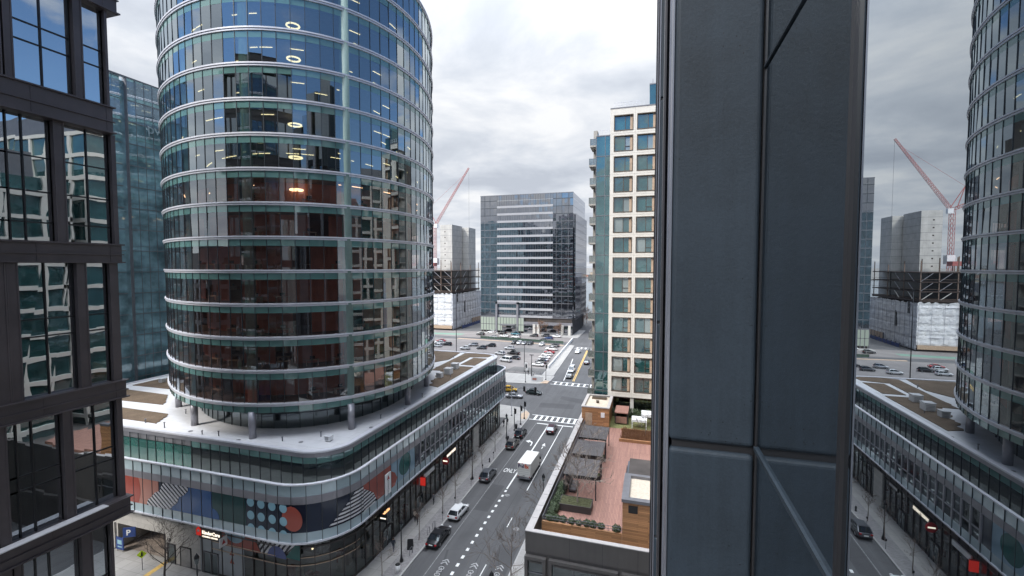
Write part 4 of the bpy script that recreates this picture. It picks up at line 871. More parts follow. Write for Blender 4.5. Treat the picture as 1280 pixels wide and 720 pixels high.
# ================================================================== BLACK GLASS OFFICE BLOCK ACROSS THE PARKING LOT
CB = thing('black_office_block', 'black glass office block with pale floor bands beyond the parking lot', 'building', (-66, 262, 0))
Y0 = 241.0; xa, xb = on_front(601, 330, Y0)[0], on_front(716, 330, Y0)[0]
ux, vx = on_front(621.5, 330, Y0)[0], on_front(691, 330, Y0)[0]
ztop = 76.3; zsh = 65.3
rows = [on_front(660, 330 + y / 7.2 if y > 0 else 0, Y0)[1] for y in (20, 82, 150, 216, 280, 350, 415, 485)]
FH = (rows[0] - rows[6]) / 6.0
b = MB(); b.box(xa + .3, xb - .3, Y0 + .4, 285.6, 0, zsh - 1); b.box(xa + .3, xb - .3, Y0 + .4, 284, zsh - 2, ztop - 4); b.build('body', M['interior'], CB)
zb = rows[0]; lv = []
z = rows[7] - FH * 0 
k = 0
levels = [rows[0] + FH * i for i in range(-7, 12)]
rnd = random.Random(4)
for z in levels:
    if z > ztop - 2: continue
    b = MB(); top = min(z + FH - .1, ztop)
    n = 34
    for i in range(n):
        x0, x1 = xa + (xb - xa) * i / n, xa + (xb - xa) * (i + 1) / n; a, c = rnd.gauss(0, .008), rnd.gauss(0, .008)
        b.poly([(x0, Y0 + a + c, z), (x1, Y0 + a - c, z), (x1, Y0 - a - c, top), (x0, Y0 - a + c, top)])
    xs_ = xb + (1.1 if z < zsh - 2 else 0)
    b.poly([(xs_, Y0 + 2.2, z), (xs_, 285.6, z), (xs_, 285.6, top), (xs_, Y0 + 2.2, top)]); b.poly([(xs_, Y0 + 2.2, z), (xb - .1, Y0 + 2.2, z), (xb - .1, Y0 + 2.2, top), (xs_, Y0 + 2.2, top)]); b.poly([(xb, Y0, z), (xb, Y0 + 2.2, z), (xb, Y0 + 2.2, top), (xb, Y0, top)])
    b.poly([(xa, Y0, z), (xa, 285.6, z), (xa, 285.6, top), (xa, Y0, top)])
    b.keep = True; b.build('window_band', M['officeglass'], CB)
    b = MB(); b.box(xa, ux, Y0 - .12, Y0 + .1, z - .16, z + .12); b.box(vx, xb, Y0 - .12, Y0 + .1, z - .16, z + .12)
    for i in range(24): 
        x = ux + (vx - ux) * i / 23
        b.box(x - .04, x + .04, Y0 - .1, Y0 + .05, z, top)
    for x in (xa + 2.5, xa + 5.6, xb - 2.4, xb - 6.0, xb - 9): b.box(x - .07, x + .07, Y0 - .1, Y0 + .05, z, top)
    b.build('floor_edge', M['mullion'] if z > zsh - 4 else M['mid_metal'], CB)
    if z < ztop - 6:
        b = MB(); b.box(ux, vx, Y0 - .30, Y0 + .1, z - .1, z + 1.05); b.build('spandrel_panel', M['louvre2'] if 'louvre2' in M else M['grey_metal'] , CB)
b = MB()
for i in range(22): b.box(xb + 1.08, xb + 1.16, Y0 + 2.2 + i * 2.0, Y0 + 2.26 + i * 2.0, 8, zsh)
for i in range(14): b.box(xb + 1.08, xb + 1.14, Y0 + 2.2, 285.6, 8.2 + i * FH, 8.32 + i * FH)
b.build('mullion', M['mid_metal'], CB)
b = MB(); b.box(xa - .1, xb + .1, Y0 - .15, Y0 + .3, ztop - .3, ztop + .1); b.build('parapet', M['mid_metal'], CB)
zl1 = on_front(620, 396, Y0)[1]; zl0 = on_front(620, 413, Y0)[1]
b = MB(); b.box(xa, on_front(655, 400, Y0)[0], Y0 - .35, Y0 - .2, max(.3, zl0 + .2), zl1); b.build('lit_lobby_window', M['lobby'], CB)
b = MB()
xlb = on_front(655, 400, Y0)[0]; n = 15
for i in range(n + 1):
    x = xa + (xlb - xa) * i / n; b.box(x - .14, x + .14, Y0 - .5, Y0 - .15, 0, zl1)
for zz in (zl1, zl0 + (zl1 - zl0) * .48): b.box(xa, xlb, Y0 - .5, Y0 - .15, zz - .14, zz + .14)
b.build('lobby_mullion', M['mid_metal'], CB)
xf0, xf1 = on_front(621.5, 395, Y0)[0], on_front(647.5, 395, Y0)[0]; zf = on_front(632, 377.5, Y0)[1]
b = MB(); b.box(xf0 - .5, xf0 + .5, Y0 - 1.6, Y0, 0, zf); b.box(xf1 - .5, xf1 + .5, Y0 - 1.6, Y0, 0, zf); b.box(xf0 - .5, xf1 + .5, Y0 - 1.6, Y0, zf - 1, zf); b.build('portal_frame', M['grey_metal'], CB)
b = MB(); b.box(xf0 + 3, xf1 - 1, Y0 - 4.5, Y0 - .3, 4.6, 5.1); b.build('entrance_canopy', M['mid_metal'], CB)
b = MB(); b.box(xf0 + 3, xf1 - 1, Y0 - .7, Y0 - .4, 0, 4.6); b.build('entrance_door', M['officeglass'], CB)
for px in (668, 673, 703, 712):
    x = on_front(px, 410, Y0)[0]; b = MB(); b.box(x - .7, x + .7, Y0 - .9, Y0, 0, 5.4); b.build('column', M['concrete'], CB)
b = MB(); b.box(xlb, xb, Y0 - .6, Y0, 5.2, 6.6); b.build('canopy_band', M['grey_metal'], CB)
b = MB(); b.box(xlb, xb, Y0 - .2, Y0 - .1, .1, 5.2); b.build('shop_window', M['officeglass'], CB)

# ================================================================== BUILDING UNDER CONSTRUCTION
KB = thing('construction_frame', 'unfinished building with white wrapped lower floors and two bare concrete cores', 'building', (-125, 262, 0))
wx0, wx1, wy0, wy1, wz = -158.0, -109.5, 240.3, 286.0, 21.3
def wrapwall(b, p, q, z0, z1, n, m, seed):
    r_ = random.Random(seed); p, q = Vector((*p, 0)), Vector((*q, 0)); t = (q - p).normalized(); nn = Vector((t.y, -t.x, 0)); g = [[None] * (m + 1) for _ in range(n + 1)]; base = len(b.v)
    for i in range(n + 1):
        for j in range(m + 1):
            o_ = r_.uniform(-.15, .15) - (.28 if j % 8 == 0 else 0) - (.12 if i % 9 == 0 else 0) + .15 * math.sin(i * .9 + j * .37)
            v = p + (q - p) * (i / n) + nn * o_; b.v.append((v.x, v.y, z0 + (z1 - z0) * j / m + (r_.uniform(-.4, .4) if j == m else 0)))
    for i in range(n):
        for j in range(m):
            a = base + i * (m + 1) + j; b.face([a, a + m + 1, a + m + 2, a + 1])
b = MB(); b.keep = True; b.sm = True
wrapwall(b, (wx0, wy0), (wx1, wy0), 2.6, wz, 70, 34, 1); wrapwall(b, (wx1, wy0), (wx1, wy1), .4, wz - .3, 70, 34, 2); b.build('tarpaulin', M['wrap'], KB)
b = MB(); rb = random.Random(14)
for k in range(1, 6):
    z = 2.6 + k * 3.3
    for i in range(11): x = wx0 + i * 4.4; b.box(x + rb.uniform(0, .5), min(x + 4.4 - rb.uniform(0, .6), wx1), wy0 - .34, wy0 - .26, z + rb.uniform(-.1, .1), z + .1 + rb.uniform(-.1, .1)); y = wy0 + i * 4.1; b.box(wx1 + .24, wx1 + .32, y + rb.uniform(0, .5), y + 3.9, z + rb.uniform(-.1, .1), z + .1)
for i in range(11): x = wx0 + 2 + i * 4.6; b.box(x, x + .07, wy0 - .34, wy0 - .26, 2.8, wz - .4); y = wy0 + 1 + i * 4.2; b.box(wx1 + .24, wx1 + .32, y, y + .07, .6, wz - .6)
b.build('wrap_batten', M['grey_metal'], KB)
b = MB(); b.box(wx0, wx1 - .4, wy0 - .3, wy0 + .1, .9, 2.7); b.build('hoarding', M['tan'], KB)
b = MB(); b.box(wx0, wx1 - .5, wy0 + .5, wy1, 0, wz - .5); b.build('lower_floors', M['steel'], KB)
b = MB()
for y0, zt0, zt1 in ((wy0 + 6, 16, wz), (wy0 + 17, 9, wz - 5)): b.box(wx1 - .1, wx1 + .2, y0, y0 + 1.6, zt0, zt1)
b.build('tarpaulin_gap', M['black'], KB)
for i in range(4):
    z = wz + .2 + i * 4.2
    b = MB(); b.box(wx0, wx1 - 1, wy0 + 1, wy1, z, z + .45 + (.5 if i == 0 else 0))
    b.use(M['steel']) if False else None
    b.build('deck_slab', M['steel'], KB)
    if i < 3:
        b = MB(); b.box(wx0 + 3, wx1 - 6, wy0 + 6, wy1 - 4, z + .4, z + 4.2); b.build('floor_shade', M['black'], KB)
        b = MB()
        for x in (wx1 - 1.3, wx1 - 8, wx1 - 15, wx1 - 22): b.bar((x, wy0 + 1.3, z + .4), (x - 4.5, wy0 + 1.3, z + 4.2), .25)
        for y in (wy0 + 6, wy0 + 18): b.bar((wx1 - 1.2, y, z + .4), (wx1 - 1.2, y + 5, z + 4.2), .3)
        b.build('brace', M['grey_metal'] if i else M['concrete'], KB)
        b = MB(); b.box(wx0, wx1 - 1, wy0 + .8, wy0 + .9, z + 1.3, z + 1.4); b.box(wx1 - .9, wx1 - .8, wy0 + 1, wy1, z + 1.3, z + 1.4); b.build('guard_rail', M['rustpost'], KB)
for x in [wx1 - 1.3 - 6.6 * i for i in range(7)]:
    for y in (wy0 + 1.3, wy0 + 15, wy0 + 30, wy1 - 1.2):
        b = MB(); b.box(x - .16, x + .16, y - .16, y + .16, wz, 37.5 + random.uniform(0, 4)); b.build('column', M['rustpost'] if random.random() < .6 else M['steel'], KB)
for (px0, px1, px2, py) in ((550, 565, 573, 280), (567, 583, 589.5, 284)):
    pass
def corebox(x0, x1, y0, y1, z1):
    b = MB(); b.box(x0, x1, y0, y1, 20, z1); b.build('concrete_core', M['concrete'], KB)
    b = MB()
    for k in range(1, 11): b.box(x0 - .03, x1 + .03, y0 - .03, y1 + .03, 24 + k * 3.6, 24 + k * 3.6 + .12)
    b.build('pour_joint', M['mid_metal'], KB)
    b = MB()
    for k in range(10): b.box(x0 + 3.0, x0 + 3.7, y0 - .06, y0, 26 + k * 3.6, 26.6 + k * 3.6)
    b.build('form_pocket', M['steel'], KB)
corebox(-127.7, -119.5, 262, 278, 63.1)
xq = on_front(573, 300, 280)[0]
corebox(on_front(566, 300, 279)[0], on_front(589.5, 300, 279)[0] - 2.0, 279, 291, on_front(580, 284.5, 279)[1])
b = MB(); b.box(-140, -124, 246, 250, 37.2, 39.2); b.build('formwork_panel', M['crane'], KB)
b = MB(); b.box(-128, -125, 252, 255, 38, 42); b.build('formwork_panel', M['white'], KB)
o = thing('site_fence', 'blue site hoarding along the foot of the wrapped building', 'fence', (-107.5, 262, 0)); b = MB(); b.box(-.1, .1, -13, 17, 0, 1.7); b.build('hoarding_panel', MATS['sign_blue'], o, True); [MB().box(-.2, .2, y, y + .15, 0, 2.3).build('post', M['mid_metal'], o, True) for y in range(-13, 17, 4)]
o = thing('site_fence', 'orange brown timber hoarding behind the blue site hoarding', 'fence', (-108.8, 276, 0)); b = MB(); b.box(-.1, .1, -8, 9, 0, 4.2); b.build('hoarding_panel', M['tan'], o, True); [MB().box(-.2, .2, y, y + .15, 0, 4.3).build('post', M['mid_metal'], o, True) for y in range(-8, 9, 3)]
for i, (px, py) in enumerate(((546, 404), (560, 405))):
    g = gnd(px, py + 3); o = thing('site_trailer', ('white site trailer at the foot of the white tarpaulin', 'pale low site container beside the site trailer')[i], 'trailer', (g[0], g[1], 0)); b = MB(); b.box(-3.5, 3.5, -1.2, 1.2, .4, 2.9 - i); b.build('body', M['white'], o, True); b = MB(); b.box(-2.6, -1.4, -1.25, -1.2, 1.3, 2.0); b.box(1, 2.2, -1.25, -1.2, 1.3, 1.8); b.build('window', M['dark_vision'], o, True); b = MB(); b.box(-3, -2, -1, 1, 0, .4); b.box(2, 3, -1, 1, 0, .4); b.build('skid', M['black'], o, True)
# tower crane
CRX, CRY = on_front(543.5, 281, 300)[0], 300.0
CR = thing('tower_crane', 'red lattice tower crane with raised jib beside the concrete cores', 'crane', (CRX, CRY, 0))
def lattice(b, p, q, w0, w1, n, th):
    p, q = Vector(p), Vector(q); d = (q - p).normalized(); a = d.cross(Vector((0, 0, 1)) if abs(d.z) < .9 else Vector((1, 0, 0))).normalized(); c = a.cross(d); prev = None
    for i in range(n + 1):
        f = i / n; wd = w0 + (w1 - w0) * f; o_ = p + (q - p) * f; cs = [o_ + a * sx * wd / 2 + c * sy * wd / 2 for sx, sy in ((-1, -1), (1, -1), (1, 1), (-1, 1))]
        for j in range(4): b.bar(cs[j], cs[(j + 1) % 4], th * .7)
        if prev:
            for j in range(4): b.bar(prev[j], cs[j], th); b.bar(prev[j], cs[(j + 1) % 4], th * .7)
        prev = cs
zp = on_front(543.5, 281, 300)[1]; tip = on_front(586, 210, 300)
L0 = lambda x, z, y=CRY: (x - CRX, y - CRY, z)
b = MB(); lattice(b, L0(CRX, 0), L0(CRX, zp), 1.9, 1.9, 26, .15); b.build('mast', M['crane'], CR, True)
b = MB(); lattice(b, L0(CRX + 1, zp + .5), L0(tip[0], tip[1]), 1.5, .8, 34, .12); b.build('jib', M['crane'], CR, True)
b = MB(); lattice(b, L0(CRX - 1, zp + .5), L0(CRX - 10, zp + 4.5), 1.4, 1.4, 6, .15); b.box(-11.5, -7, -1.2, 1.2, zp - .5, zp + 2.2); b.build('counter_jib', M['crane'], CR, True)
b = MB(); b.bar(L0(CRX - 2, zp + 1), L0(CRX - 5, zp + 12), .3); b.bar(L0(CRX + 1, zp + 1), L0(CRX - 5, zp + 12), .3); b.bar(L0(CRX - 5, zp + 12), L0(tip[0] - 4, tip[1] - 5), .09); b.bar(L0(CRX - 5, zp + 12), L0(CRX - 10, zp + 5), .12); b.build('pendant_line', M['crane'], CR, True)
b = MB(); b.box(.5, 3, -2.2, -.4, zp - 2.2, zp + .4); b.build('cab', M['white'], CR, True)
b = MB(); b.bar(L0(tip[0], tip[1]), L0(tip[0], 45), .07); b.box(tip[0] - CRX - .3, tip[0] - CRX + .3, -.3, .3, 43.6, 45); b.build('hoist_line', M['black'], CR, True)

# ================================================================== CREAM GRID APARTMENT BUILDING
AB = thing('apartment_building', 'cream gridded apartment building with big square windows and side balconies', 'building', (-2, 95, 0))
S = 82.0
fx = lambda px, y=300: on_front(px, y, S)[0]
fz = lambda y, px=790: on_front(px, y, S)[1]
x761, x820 = fx(761.5), 14.0
ztop = fz(134); zbot = fz(497)
colx = [(fx(766), fx(790)), (fx(794.5), fx(818.5))]
pitch = colx[1][0] - colx[0][0]; colx += [(colx[1][0] + pitch * i, colx[1][1] + pitch * i) for i in (1, 2)]
NW = 14; z_first = fz((141.5 + 163) / 2); z_last = fz(481)
wz_ = [z_first + (z_last - z_first) * i / (NW - 1) for i in range(NW)]; hh = 1.36
b = MB()
xs = [x761] + [v for c in colx for v in c] + [x820]
for i in range(0, len(xs), 2): b.box(xs[i], xs[i + 1], S, S + .7, zbot, ztop)
zs = [ztop] + [v for z in wz_ for v in (z + hh, z - hh)] + [zbot]
for x0, x1 in colx:
    for i in range(0, len(zs), 2): b.box(x0, x1, S + .003, S + .7, zs[i + 1], zs[i])
b.build('grid_wall', M['cream'], AB)
b = MB()
for x in xs[1:-1:2]: pass
for z in wz_: b.box(x761 - .01, x820, S - .012, S + .01, z - hh - .42, z - hh - .40); 
for i in range(2, len(xs) - 1, 2): b.box((xs[i] + xs[i + 1]) / 2 - .012, (xs[i] + xs[i + 1]) / 2 + .012, S - .012, S + .01, zbot, ztop)
b.build('panel_joint', M['balc'], AB)
rnd = random.Random(12)
for ci, (x0, x1) in enumerate(colx):
    for zi, z in enumerate(wz_):
        b = MB(); fr = .13
        b.box(x0, x1, S - .06, S + .5, z + hh - fr, z + hh); b.box(x0, x1, S - .06, S + .5, z - hh, z - hh + fr); b.box(x0, x0 + fr, S - .06, S + .5, z - hh + fr, z + hh - fr); b.box(x1 - fr, x1, S - .06, S + .5, z - hh + fr, z + hh - fr)
        wdw = b.build('window', M['bronze'], AB)
        b = MB(); xt = x1 - fr - (x1 - x0) * .13; b.box(xt, x1 - fr, S + .25, S + .35, z - hh + fr, z + hh - fr); b.build('side_panel', M['tan'], wdw)
        b = MB(); xm = x0 + (xt - x0) * rnd.choice((.66, .7, .62)); a = rnd.gauss(0, .015); c = rnd.gauss(0, .012)
        b.poly([(x0 + fr, S + .34 + a, z - hh + fr), (xm, S + .34 + a + c, z - hh + fr), (xm, S + .34 - a + c, z + hh - fr), (x0 + fr, S + .34 - a, z + hh - fr)])
        b.keep = True; b.build('pane', M['winglass'] if rnd.random() < .8 else M['curtainglass'], wdw); b = MB()
        a = rnd.gauss(0, .012); b.poly([(xm, S + .34 + a, z - hh + fr), (xt, S + .34 + a, z - hh + fr), (xt, S + .34 - a, z + hh - fr), (xm, S + .34 - a, z + hh - fr)]); b.keep = True; b.build('pane', M['winglass'] if rnd.random() < .6 else M['curtainglass'], wdw)
        b = MB(); b.box(xm - .04, xm + .04, S + .2, S + .36, z - hh + fr, z + hh - fr); 
        if rnd.random() < .5: b.box(xm, xt, S + .2, S + .36, z - hh + fr + .7, z - hh + fr + .78)
        b.build('mullion', M['bronze'], wdw)
# base storey, glass strip, balconies, roof
b = MB(); b.box(x761 - 2.2, x820, S + 1.0, S + 1.1, 11, zbot); b.build('base_window', M['dark_vision'], AB)
[MB().box(x - .3, x + .3, S + .3, S + .8, 11, zbot).build('column', M['concrete'], AB) for x in (x761 + .6, (colx[0][1] + colx[1][0]) / 2, colx[1][1] + .3)]
x743 = fx(743.5); zg = fz(168, 752)
b = MB(); n = 14
rnd = random.Random(6)
for k in range(n):
    z0, z1 = 11 + (zg - 11) * k / n, 11 + (zg - 11) * (k + 1) / n; xm = x743 + (x761 - x743) * .62
    for xx0, xx1 in ((x743, xm), (xm, x761)):
        a, c = rnd.gauss(0, .012), rnd.gauss(0, .01); b.poly([(xx0, S + 1.2 + a + c, z0), (xx1, S + 1.2 + a - c, z0), (xx1, S + 1.2 - a - c, z1), (xx0, S + 1.2 - a + c, z1)])
    b.poly([(x743, S + 1.2, z0), (x743, S + 3.0, z0), (x743, S + 3.0, z1), (x743, S + 1.2, z1)])
b.keep = True; b.build('glass_strip', M['winglass'], AB)
b = MB()
for k in range(n + 1): z = 11 + (zg - 11) * k / n; b.box(x743 - .03, x761, S + 1.12, S + 1.22, z - .05, z + .05)
b.box(xm - .04, xm + .04, S + 1.1, S + 1.22, 11, zg); b.box(x743 - .06, x743 + .04, S + 1.1, S + 1.25, 11, zg); b.build('mullion', M['mid_metal'], AB)
b = MB(); b.use(M['interior']).box(x743 + .1, x820 - .2, S + 1.3, S + 30, 0, zg - .2); b.use(M['interior']).box(x761 + .2, x820 - .2, S + .45, S + 30, zbot, ztop - .3); b.build('body', None, AB)
zbal = fz(200, 740)
b = MB(); b.box(x743 + .05, x743 + 1.0, S + 3.0, S + 30, 0, zbal + 1); b.build('side_wall', M['balc'], AB)
fhb = (wz_[0] - wz_[-1]) / (NW - 1)
for k in range(-1, 13):
    z = fz(253, 738) + fhb * (2 - k) 
    if z < 10: continue
    xo_ = fx(733.5) + 0.15 * (k % 2)
    b = MB(); b.box(xo_, x743 + .1, S + 2.2, S + 6.0, z - .28, z); bl = b.build('balcony', M['balc'], AB)
    b = MB(); b.box(xo_ + .02, xo_ + .06, S + 2.22, S + 5.9, z, z + 1.1); b.box(xo_ + .02, x743, S + 2.22, S + 2.26, z, z + 1.1); b.build('railing_glass', M['railglass'], bl)
    b = MB(); b.box(xo_, xo_ + .07, S + 2.2, S + 5.95, z + 1.1, z + 1.16); b.box(xo_, x743, S + 2.2, S + 2.27, z + 1.1, z + 1.16); [b.box(xo_ + i * (x743 - xo_) / 2 - .0, xo_ + i * (x743 - xo_) / 2 + .05, S + 2.2, S + 2.26, z, z + 1.1) for i in range(3)]; b.build('railing', M['mid_metal'], bl)
    b = MB(); b.box(x743 - .9, x743 - .2, S + 4.5, S + 6.2, z, z + fhb - .3); b.build('balcony_wall', M['balc'], bl)
    b = MB(); b.poly([(x743 - .2, S + 4.4, z), (x743 + .04, S + 4.4, z), (x743 + .04, S + 4.4, z + 2.6), (x743 - .2, S + 4.4, z + 2.6)]); b.build('balcony_door', M['dark_vision'], bl)
b = MB(); b.box(x761, x820, S - .05, S + .8, ztop, ztop + .18); b.box(x743, x761, S + 1.1, S + 3, zg, zg + .15); b.build('parapet', M['mid_metal'], AB)
b = MB()
for z in (ztop + 1.15, ztop + .65): b.box(x761 + .6, colx[1][0] + .4, S + .5, S + .55, z, z + .05)
for i in range(9): x = x761 + .6 + i * .62; b.box(x, x + .04, S + .5, S + .55, ztop, ztop + 1.2)
for z in (zg + 1.1,): b.box(x743 + .4, x761, S + 1.6, S + 1.64, z, z + .05)
for i in range(5): x = x743 + .4 + i * .6; b.box(x, x + .04, S + 1.6, S + 1.64, zg, zg + 1.1)
b.build('roof_railing', M['white_metal'], AB)
b = MB(); xh = fx(812, 120); b.box(xh, 14, S + 3, S + 14, ztop, fz(103, 816) + .8); b.build('roof_house', M['winglass'], AB)
b = MB(); b.box(xh - .05, 14, S + 2.95, S + 14, fz(103, 816) + .8, fz(103, 816) + 1.0); b.bar((xh + .5, S + 4, fz(103, 816)), (xh + .5, S + 4, fz(99, 816) + 1.6), .08); b.build('roof_house_trim', M['mid_metal'], AB)

# ================================================================== LOW BUILDING WITH THE ROOF TERRACE
TB = thing('terrace_building', 'low taupe clad building with a red boarded roof terrace', 'building', (-5, 60, 0))
PX0, PY0, DK = -11.12, 40.55, 10.95
b = MB(); b.box(PX0 + .05, 30, PY0 + .05, 82, 0, 10.0); b.build('body', M['taupe'], TB)
b = MB(); b.use(M['cap']).box(PX0 - .03, PX0 + .68, PY0 - .03, 82, 11.94, 12.02).box(PX0 + .68, 6, PY0 - .03, PY0 + .46, 11.94, 12.02); b.use(M['taupe']).box(PX0, PX0 + .65, PY0, 82, 9.98, 11.94).box(PX0 + .65, 30, PY0, PY0 + .43, 9.98, 11.94)
b.build('parapet', None, TB)
b = MB()
for x in (-6.9, -3.9, -.8): b.box(x - .012, x + .012, PY0 - .006, PY0 + .02, 9.2, 11.94)
for y in [PY0 + 2.4 * i for i in range(1, 17)]: b.box(PX0 - .035, PX0 + .69, y - .012, y + .012, 11.99, 12.026); b.box(PX0 - .006, PX0 + .02, y - .012, y + .012, 5, 11.94)
b.build('panel_joint', M['black'], TB)
b = MB(); b.box(PX0 + .68, 20, PY0 + .46, 82, 9.9, 10.06); b.build('gutter_floor', M['gravel'], TB)
b = MB(); b.box(-10.1, 20, 43.2, 74.0, 10.06, DK); b.build('deck', M['deck'], TB)
b = MB(); b.box(-10.1, -2.35, 43.0, 43.25, 10.06, 11.75); b.build('planter_wall', M['wood'], TB)
# end wall windows: heavy frames with a projecting ledge
for i, (xa_, xb_) in enumerate(((PX0 - .0, on_front(683, 700, PY0)[0]), (on_front(686.5, 700, PY0)[0], on_front(773, 700, PY0)[0]), (on_front(777.5, 700, PY0)[0], 3.0))):
    b = MB(); zt2 = 10.0 if i == 0 else 9.95; zt2 = 9.72
    b.box(xa_, xb_, PY0 - .35, PY0 + .04, zt2 - .3, zt2); b.box(xb_ - .3, xb_, PY0 - .34, PY0 + .04, 5.6, zt2 - .3); b.box(xa_, xa_ + .3, PY0 - .34, PY0 + .04, 5.6, zt2 - .3); b.box(xa_ + .45, xb_ - .45, PY0 - .2, PY0 + .04, zt2 - .62, zt2 - .45)
    wdw = b.build('window', M['taupe'], TB)
    b = MB(); b.poly([(xa_ + .3, PY0 - .05, 5.6), (xb_ - .3, PY0 - .05, 5.6), (xb_ - .3, PY0 - .05, zt2 - .3), (xa_ + .3, PY0 - .05, zt2 - .3)]); b.build('pane', M['dark_vision'], wdw)
    b = MB(); b.box(xa_ + .3, xb_ - .3, PY0 - .12, PY0 - .02, 8.05, 8.13)
    if i == 1: [b.box(x - .03, x + .03, PY0 - .12, PY0 - .02, 5.6, 9.1) for x in (xa_ + (xb_ - xa_) * .36, xa_ + (xb_ - xa_) * .68)]
    b.build('mullion', M['mid_metal'], wdw)
    b = MB(); [b.box(x, x + .1, PY0 + .1, PY0 + .14, 5.6, 8.0) for x in [xa_ + .35 + .2 * j for j in range(int((xb_ - xa_ - .8) / .2))]]; b.build('curtain', M['cream'], wdw)
b = MB(); b.box(PX0 - .25, 20, PY0 - .38, 82, 5.0, 5.5); b.build('belt_course', M['taupe'], TB)
b = MB()
for y in [PY0 + 1.4 + 3.4 * i for i in range(12)]: b.box(PX0 - .02, PX0 + .06, y, y + 2.4, 6.0, 9.0)
b.build('side_window', M['dark_vision'], TB)
# wood clad lift house (near) and brick coloured stair house (far)
b = MB(); b.use(M['wood']).box(-2.32, 6, 43.0, 43.2, 10.06, 14.9); b.use(M['woodside']).box(-2.32, -2.12, 43.2, 49.2, 10.06, 14.9); b.use(M['interior']).box(-2.12, 6, 43.2, 54, 10.06, 14.6); b.build('lift_house', None, TB)
b = MB(); b.use(M['mid_metal']).box(-2.42, 6, 42.9, 43.5, 14.9, 15.2).box(-2.42, -1.75, 43.5, 48.6, 14.9, 15.2).box(-1.75, 6, 48.1, 48.6, 14.9, 15.2); b.use(M['gravel']).box(-1.75, 6, 43.5, 48.1, 14.6, 14.92); b.build('lift_house_roof', None, TB)
b = MB(); b.box(-2.3, 6, 49.2, 54.0, 13.9, 14.25); b.build('seam_roof', M['seam'], TB)
wx_, wz2 = on_front(791.3, 637, 43.0); b = MB(); b.box(wx_ - .42, wx_ + .42, 42.96, 43.02, wz2 - .36, wz2 + .36); b.build('wall_vent', M['black'], TB)
b = MB(); b.box(-2.4, -2.32, 45.5, 48, 11, 13.4); b.box(-2.46, -2.38, 49.5, 53.8, 11, 13.8); b.build('side_door', M['dark_metal'], TB)
b = MB(); b.use(M['wood']).box(-10.7, -6.3, 74.2, 74.4, 10.06, 13.9); b.use(M['woodside']).box(-6.5, -6.3, 74.4, 81.6, 10.06, 13.9).box(-10.7, -10.5, 74.4, 81.6, 10.06, 13.9); b.use(M['gravel']).box(-10.4, -6.6, 74.6, 81.4, 13.6, 13.75); b.use(M['cap']).box(-10.8, -6.2, 74.1, 74.6, 13.9, 14.05).box(-10.8, -10.3, 74.6, 81.4, 13.9, 14.05).box(-6.7, -6.2, 74.6, 81.4, 13.9, 14.05).box(-10.8, -6.2, 81.4, 81.7, 13.9, 14.05); b.build('stair_house', None, TB)
b = MB(); b.box(-10.1, -9.0, 74.13, 74.2, DK, 13.0); b.build('door', M['tan'], TB)
b = MB(); b.box(-7.6, -7.0, 74.12, 74.2, 12.4, 13.2); b.build('notice_panel', M['white'], TB)
b = MB(); b.tube([(-8.5, 77.5, 13.8), (-8.5, 77.5, 14.2)], .25, 10); b.box(-9.7, -7.2, 79.6, 80.6, 13.75, 14.1); b.build('roof_vent', M['bronze'], TB)
# far end of the terrace: red roofed hut, white canopies, planting
b = MB(); b.use(M['deck']).box(-5.6, -3.4, 76.5, 80.5, 12.6, 12.75); b.use(M['dark_metal']).box(-5.55, -5.4, 76.6, 80.4, 10.9, 12.6).box(-3.6, -3.45, 76.6, 80.4, 10.9, 12.6); b.use(M['deck']).box(-5.4, -3.6, 76.7, 76.8, 10.9, 12.0); b.build('garden_hut', None, TB)
b = MB(); b.box(-10.7, 14, 74.0, 82.5, 10.06, 10.7); b.build('garden_floor', M['grassy'], TB)

# ================================================================== THE VIEWER'S OWN BUILDING: glass wall with projecting pillars
OB = thing('viewpoint_office_building', 'dark grey panelled pillar and mirroring glass wall close at right', 'building', (6, 5, 0))
D = 0.6
def pillar(s0, s1):
    for z0, z1 in [(35.90 + 4.3 * k, 35.90 + 4.3 * (k + 1)) for k in range(-8, 10)]:
        b = MB(); b.box(0.115, D - .004, s0, s1 - .12, z0 + .022, z1 - .022); o = b.build('pillar_panel', M['panel'], OB)
        bv = o.modifiers.new('bevel', 'BEVEL'); bv.width = .03; bv.segments = 4
    b = MB(); b.box(0.135, D - .004, s0 + .03, s1 - .1, 0, 76); b.build('pillar_core', M['black'], OB)
    b = MB(); b.box(0.104, 0.113, s0 + .015, s1 - .1, 0, 76); b.box(.094, .104, s0 + .30, s0 + .34, 0, 76); b.build('pillar_skylit_side', M['skylit'], OB)  # pillar's left face, coloured paler for the sky light it catches
    b = MB(); b.box(0.085, 0.34, s1 - .1, s1 - .05, 0, 76); b.box(.07, .085, s1 - .3, s1 - .05, 0, 76); b.build('pillar_return', M['dark_metal'], OB)
for i, s_ in enumerate((2.945, 9.3, 15.7, 22.1, -3.6, -10, -16.4)): pillar(s_, s_ + 1.0)
for k in range(-8, 10):
    z0 = 35.93 + 4.3 * k
    b = MB()
    for y0, y1 in ((-20, -16.4), (-15.4, -10), (-9, -3.6), (-2.6, 0.3), (0.3, 1.70), (1.70, 2.945), (3.9, 9.3), (10.3, 15.7), (16.7, 22.1), (23.1, 26.5)):
        b.poly([(D, y0, z0), (D, y1, z0), (D, y1, z0 + 4.3), (D, y0, z0 + 4.3)])
    b.build('glass_pane', M['mirror'], OB)
    b = MB()
    for y0, y1 in ((1.72, 2.93), (3.95, 9.3), (10.3, 15.7), (16.7, 22.1), (23.1, 26.5), (-2.6, 0.3)):
        b.box(D - .014, D + .01, y0, y1, z0 - .010, z0 + .014); b.box(D - .010, D + .01, y0, y1, z0 + 2.19, z0 + 2.203)
    b.build('transom', M['panel'], OB)
b = MB()
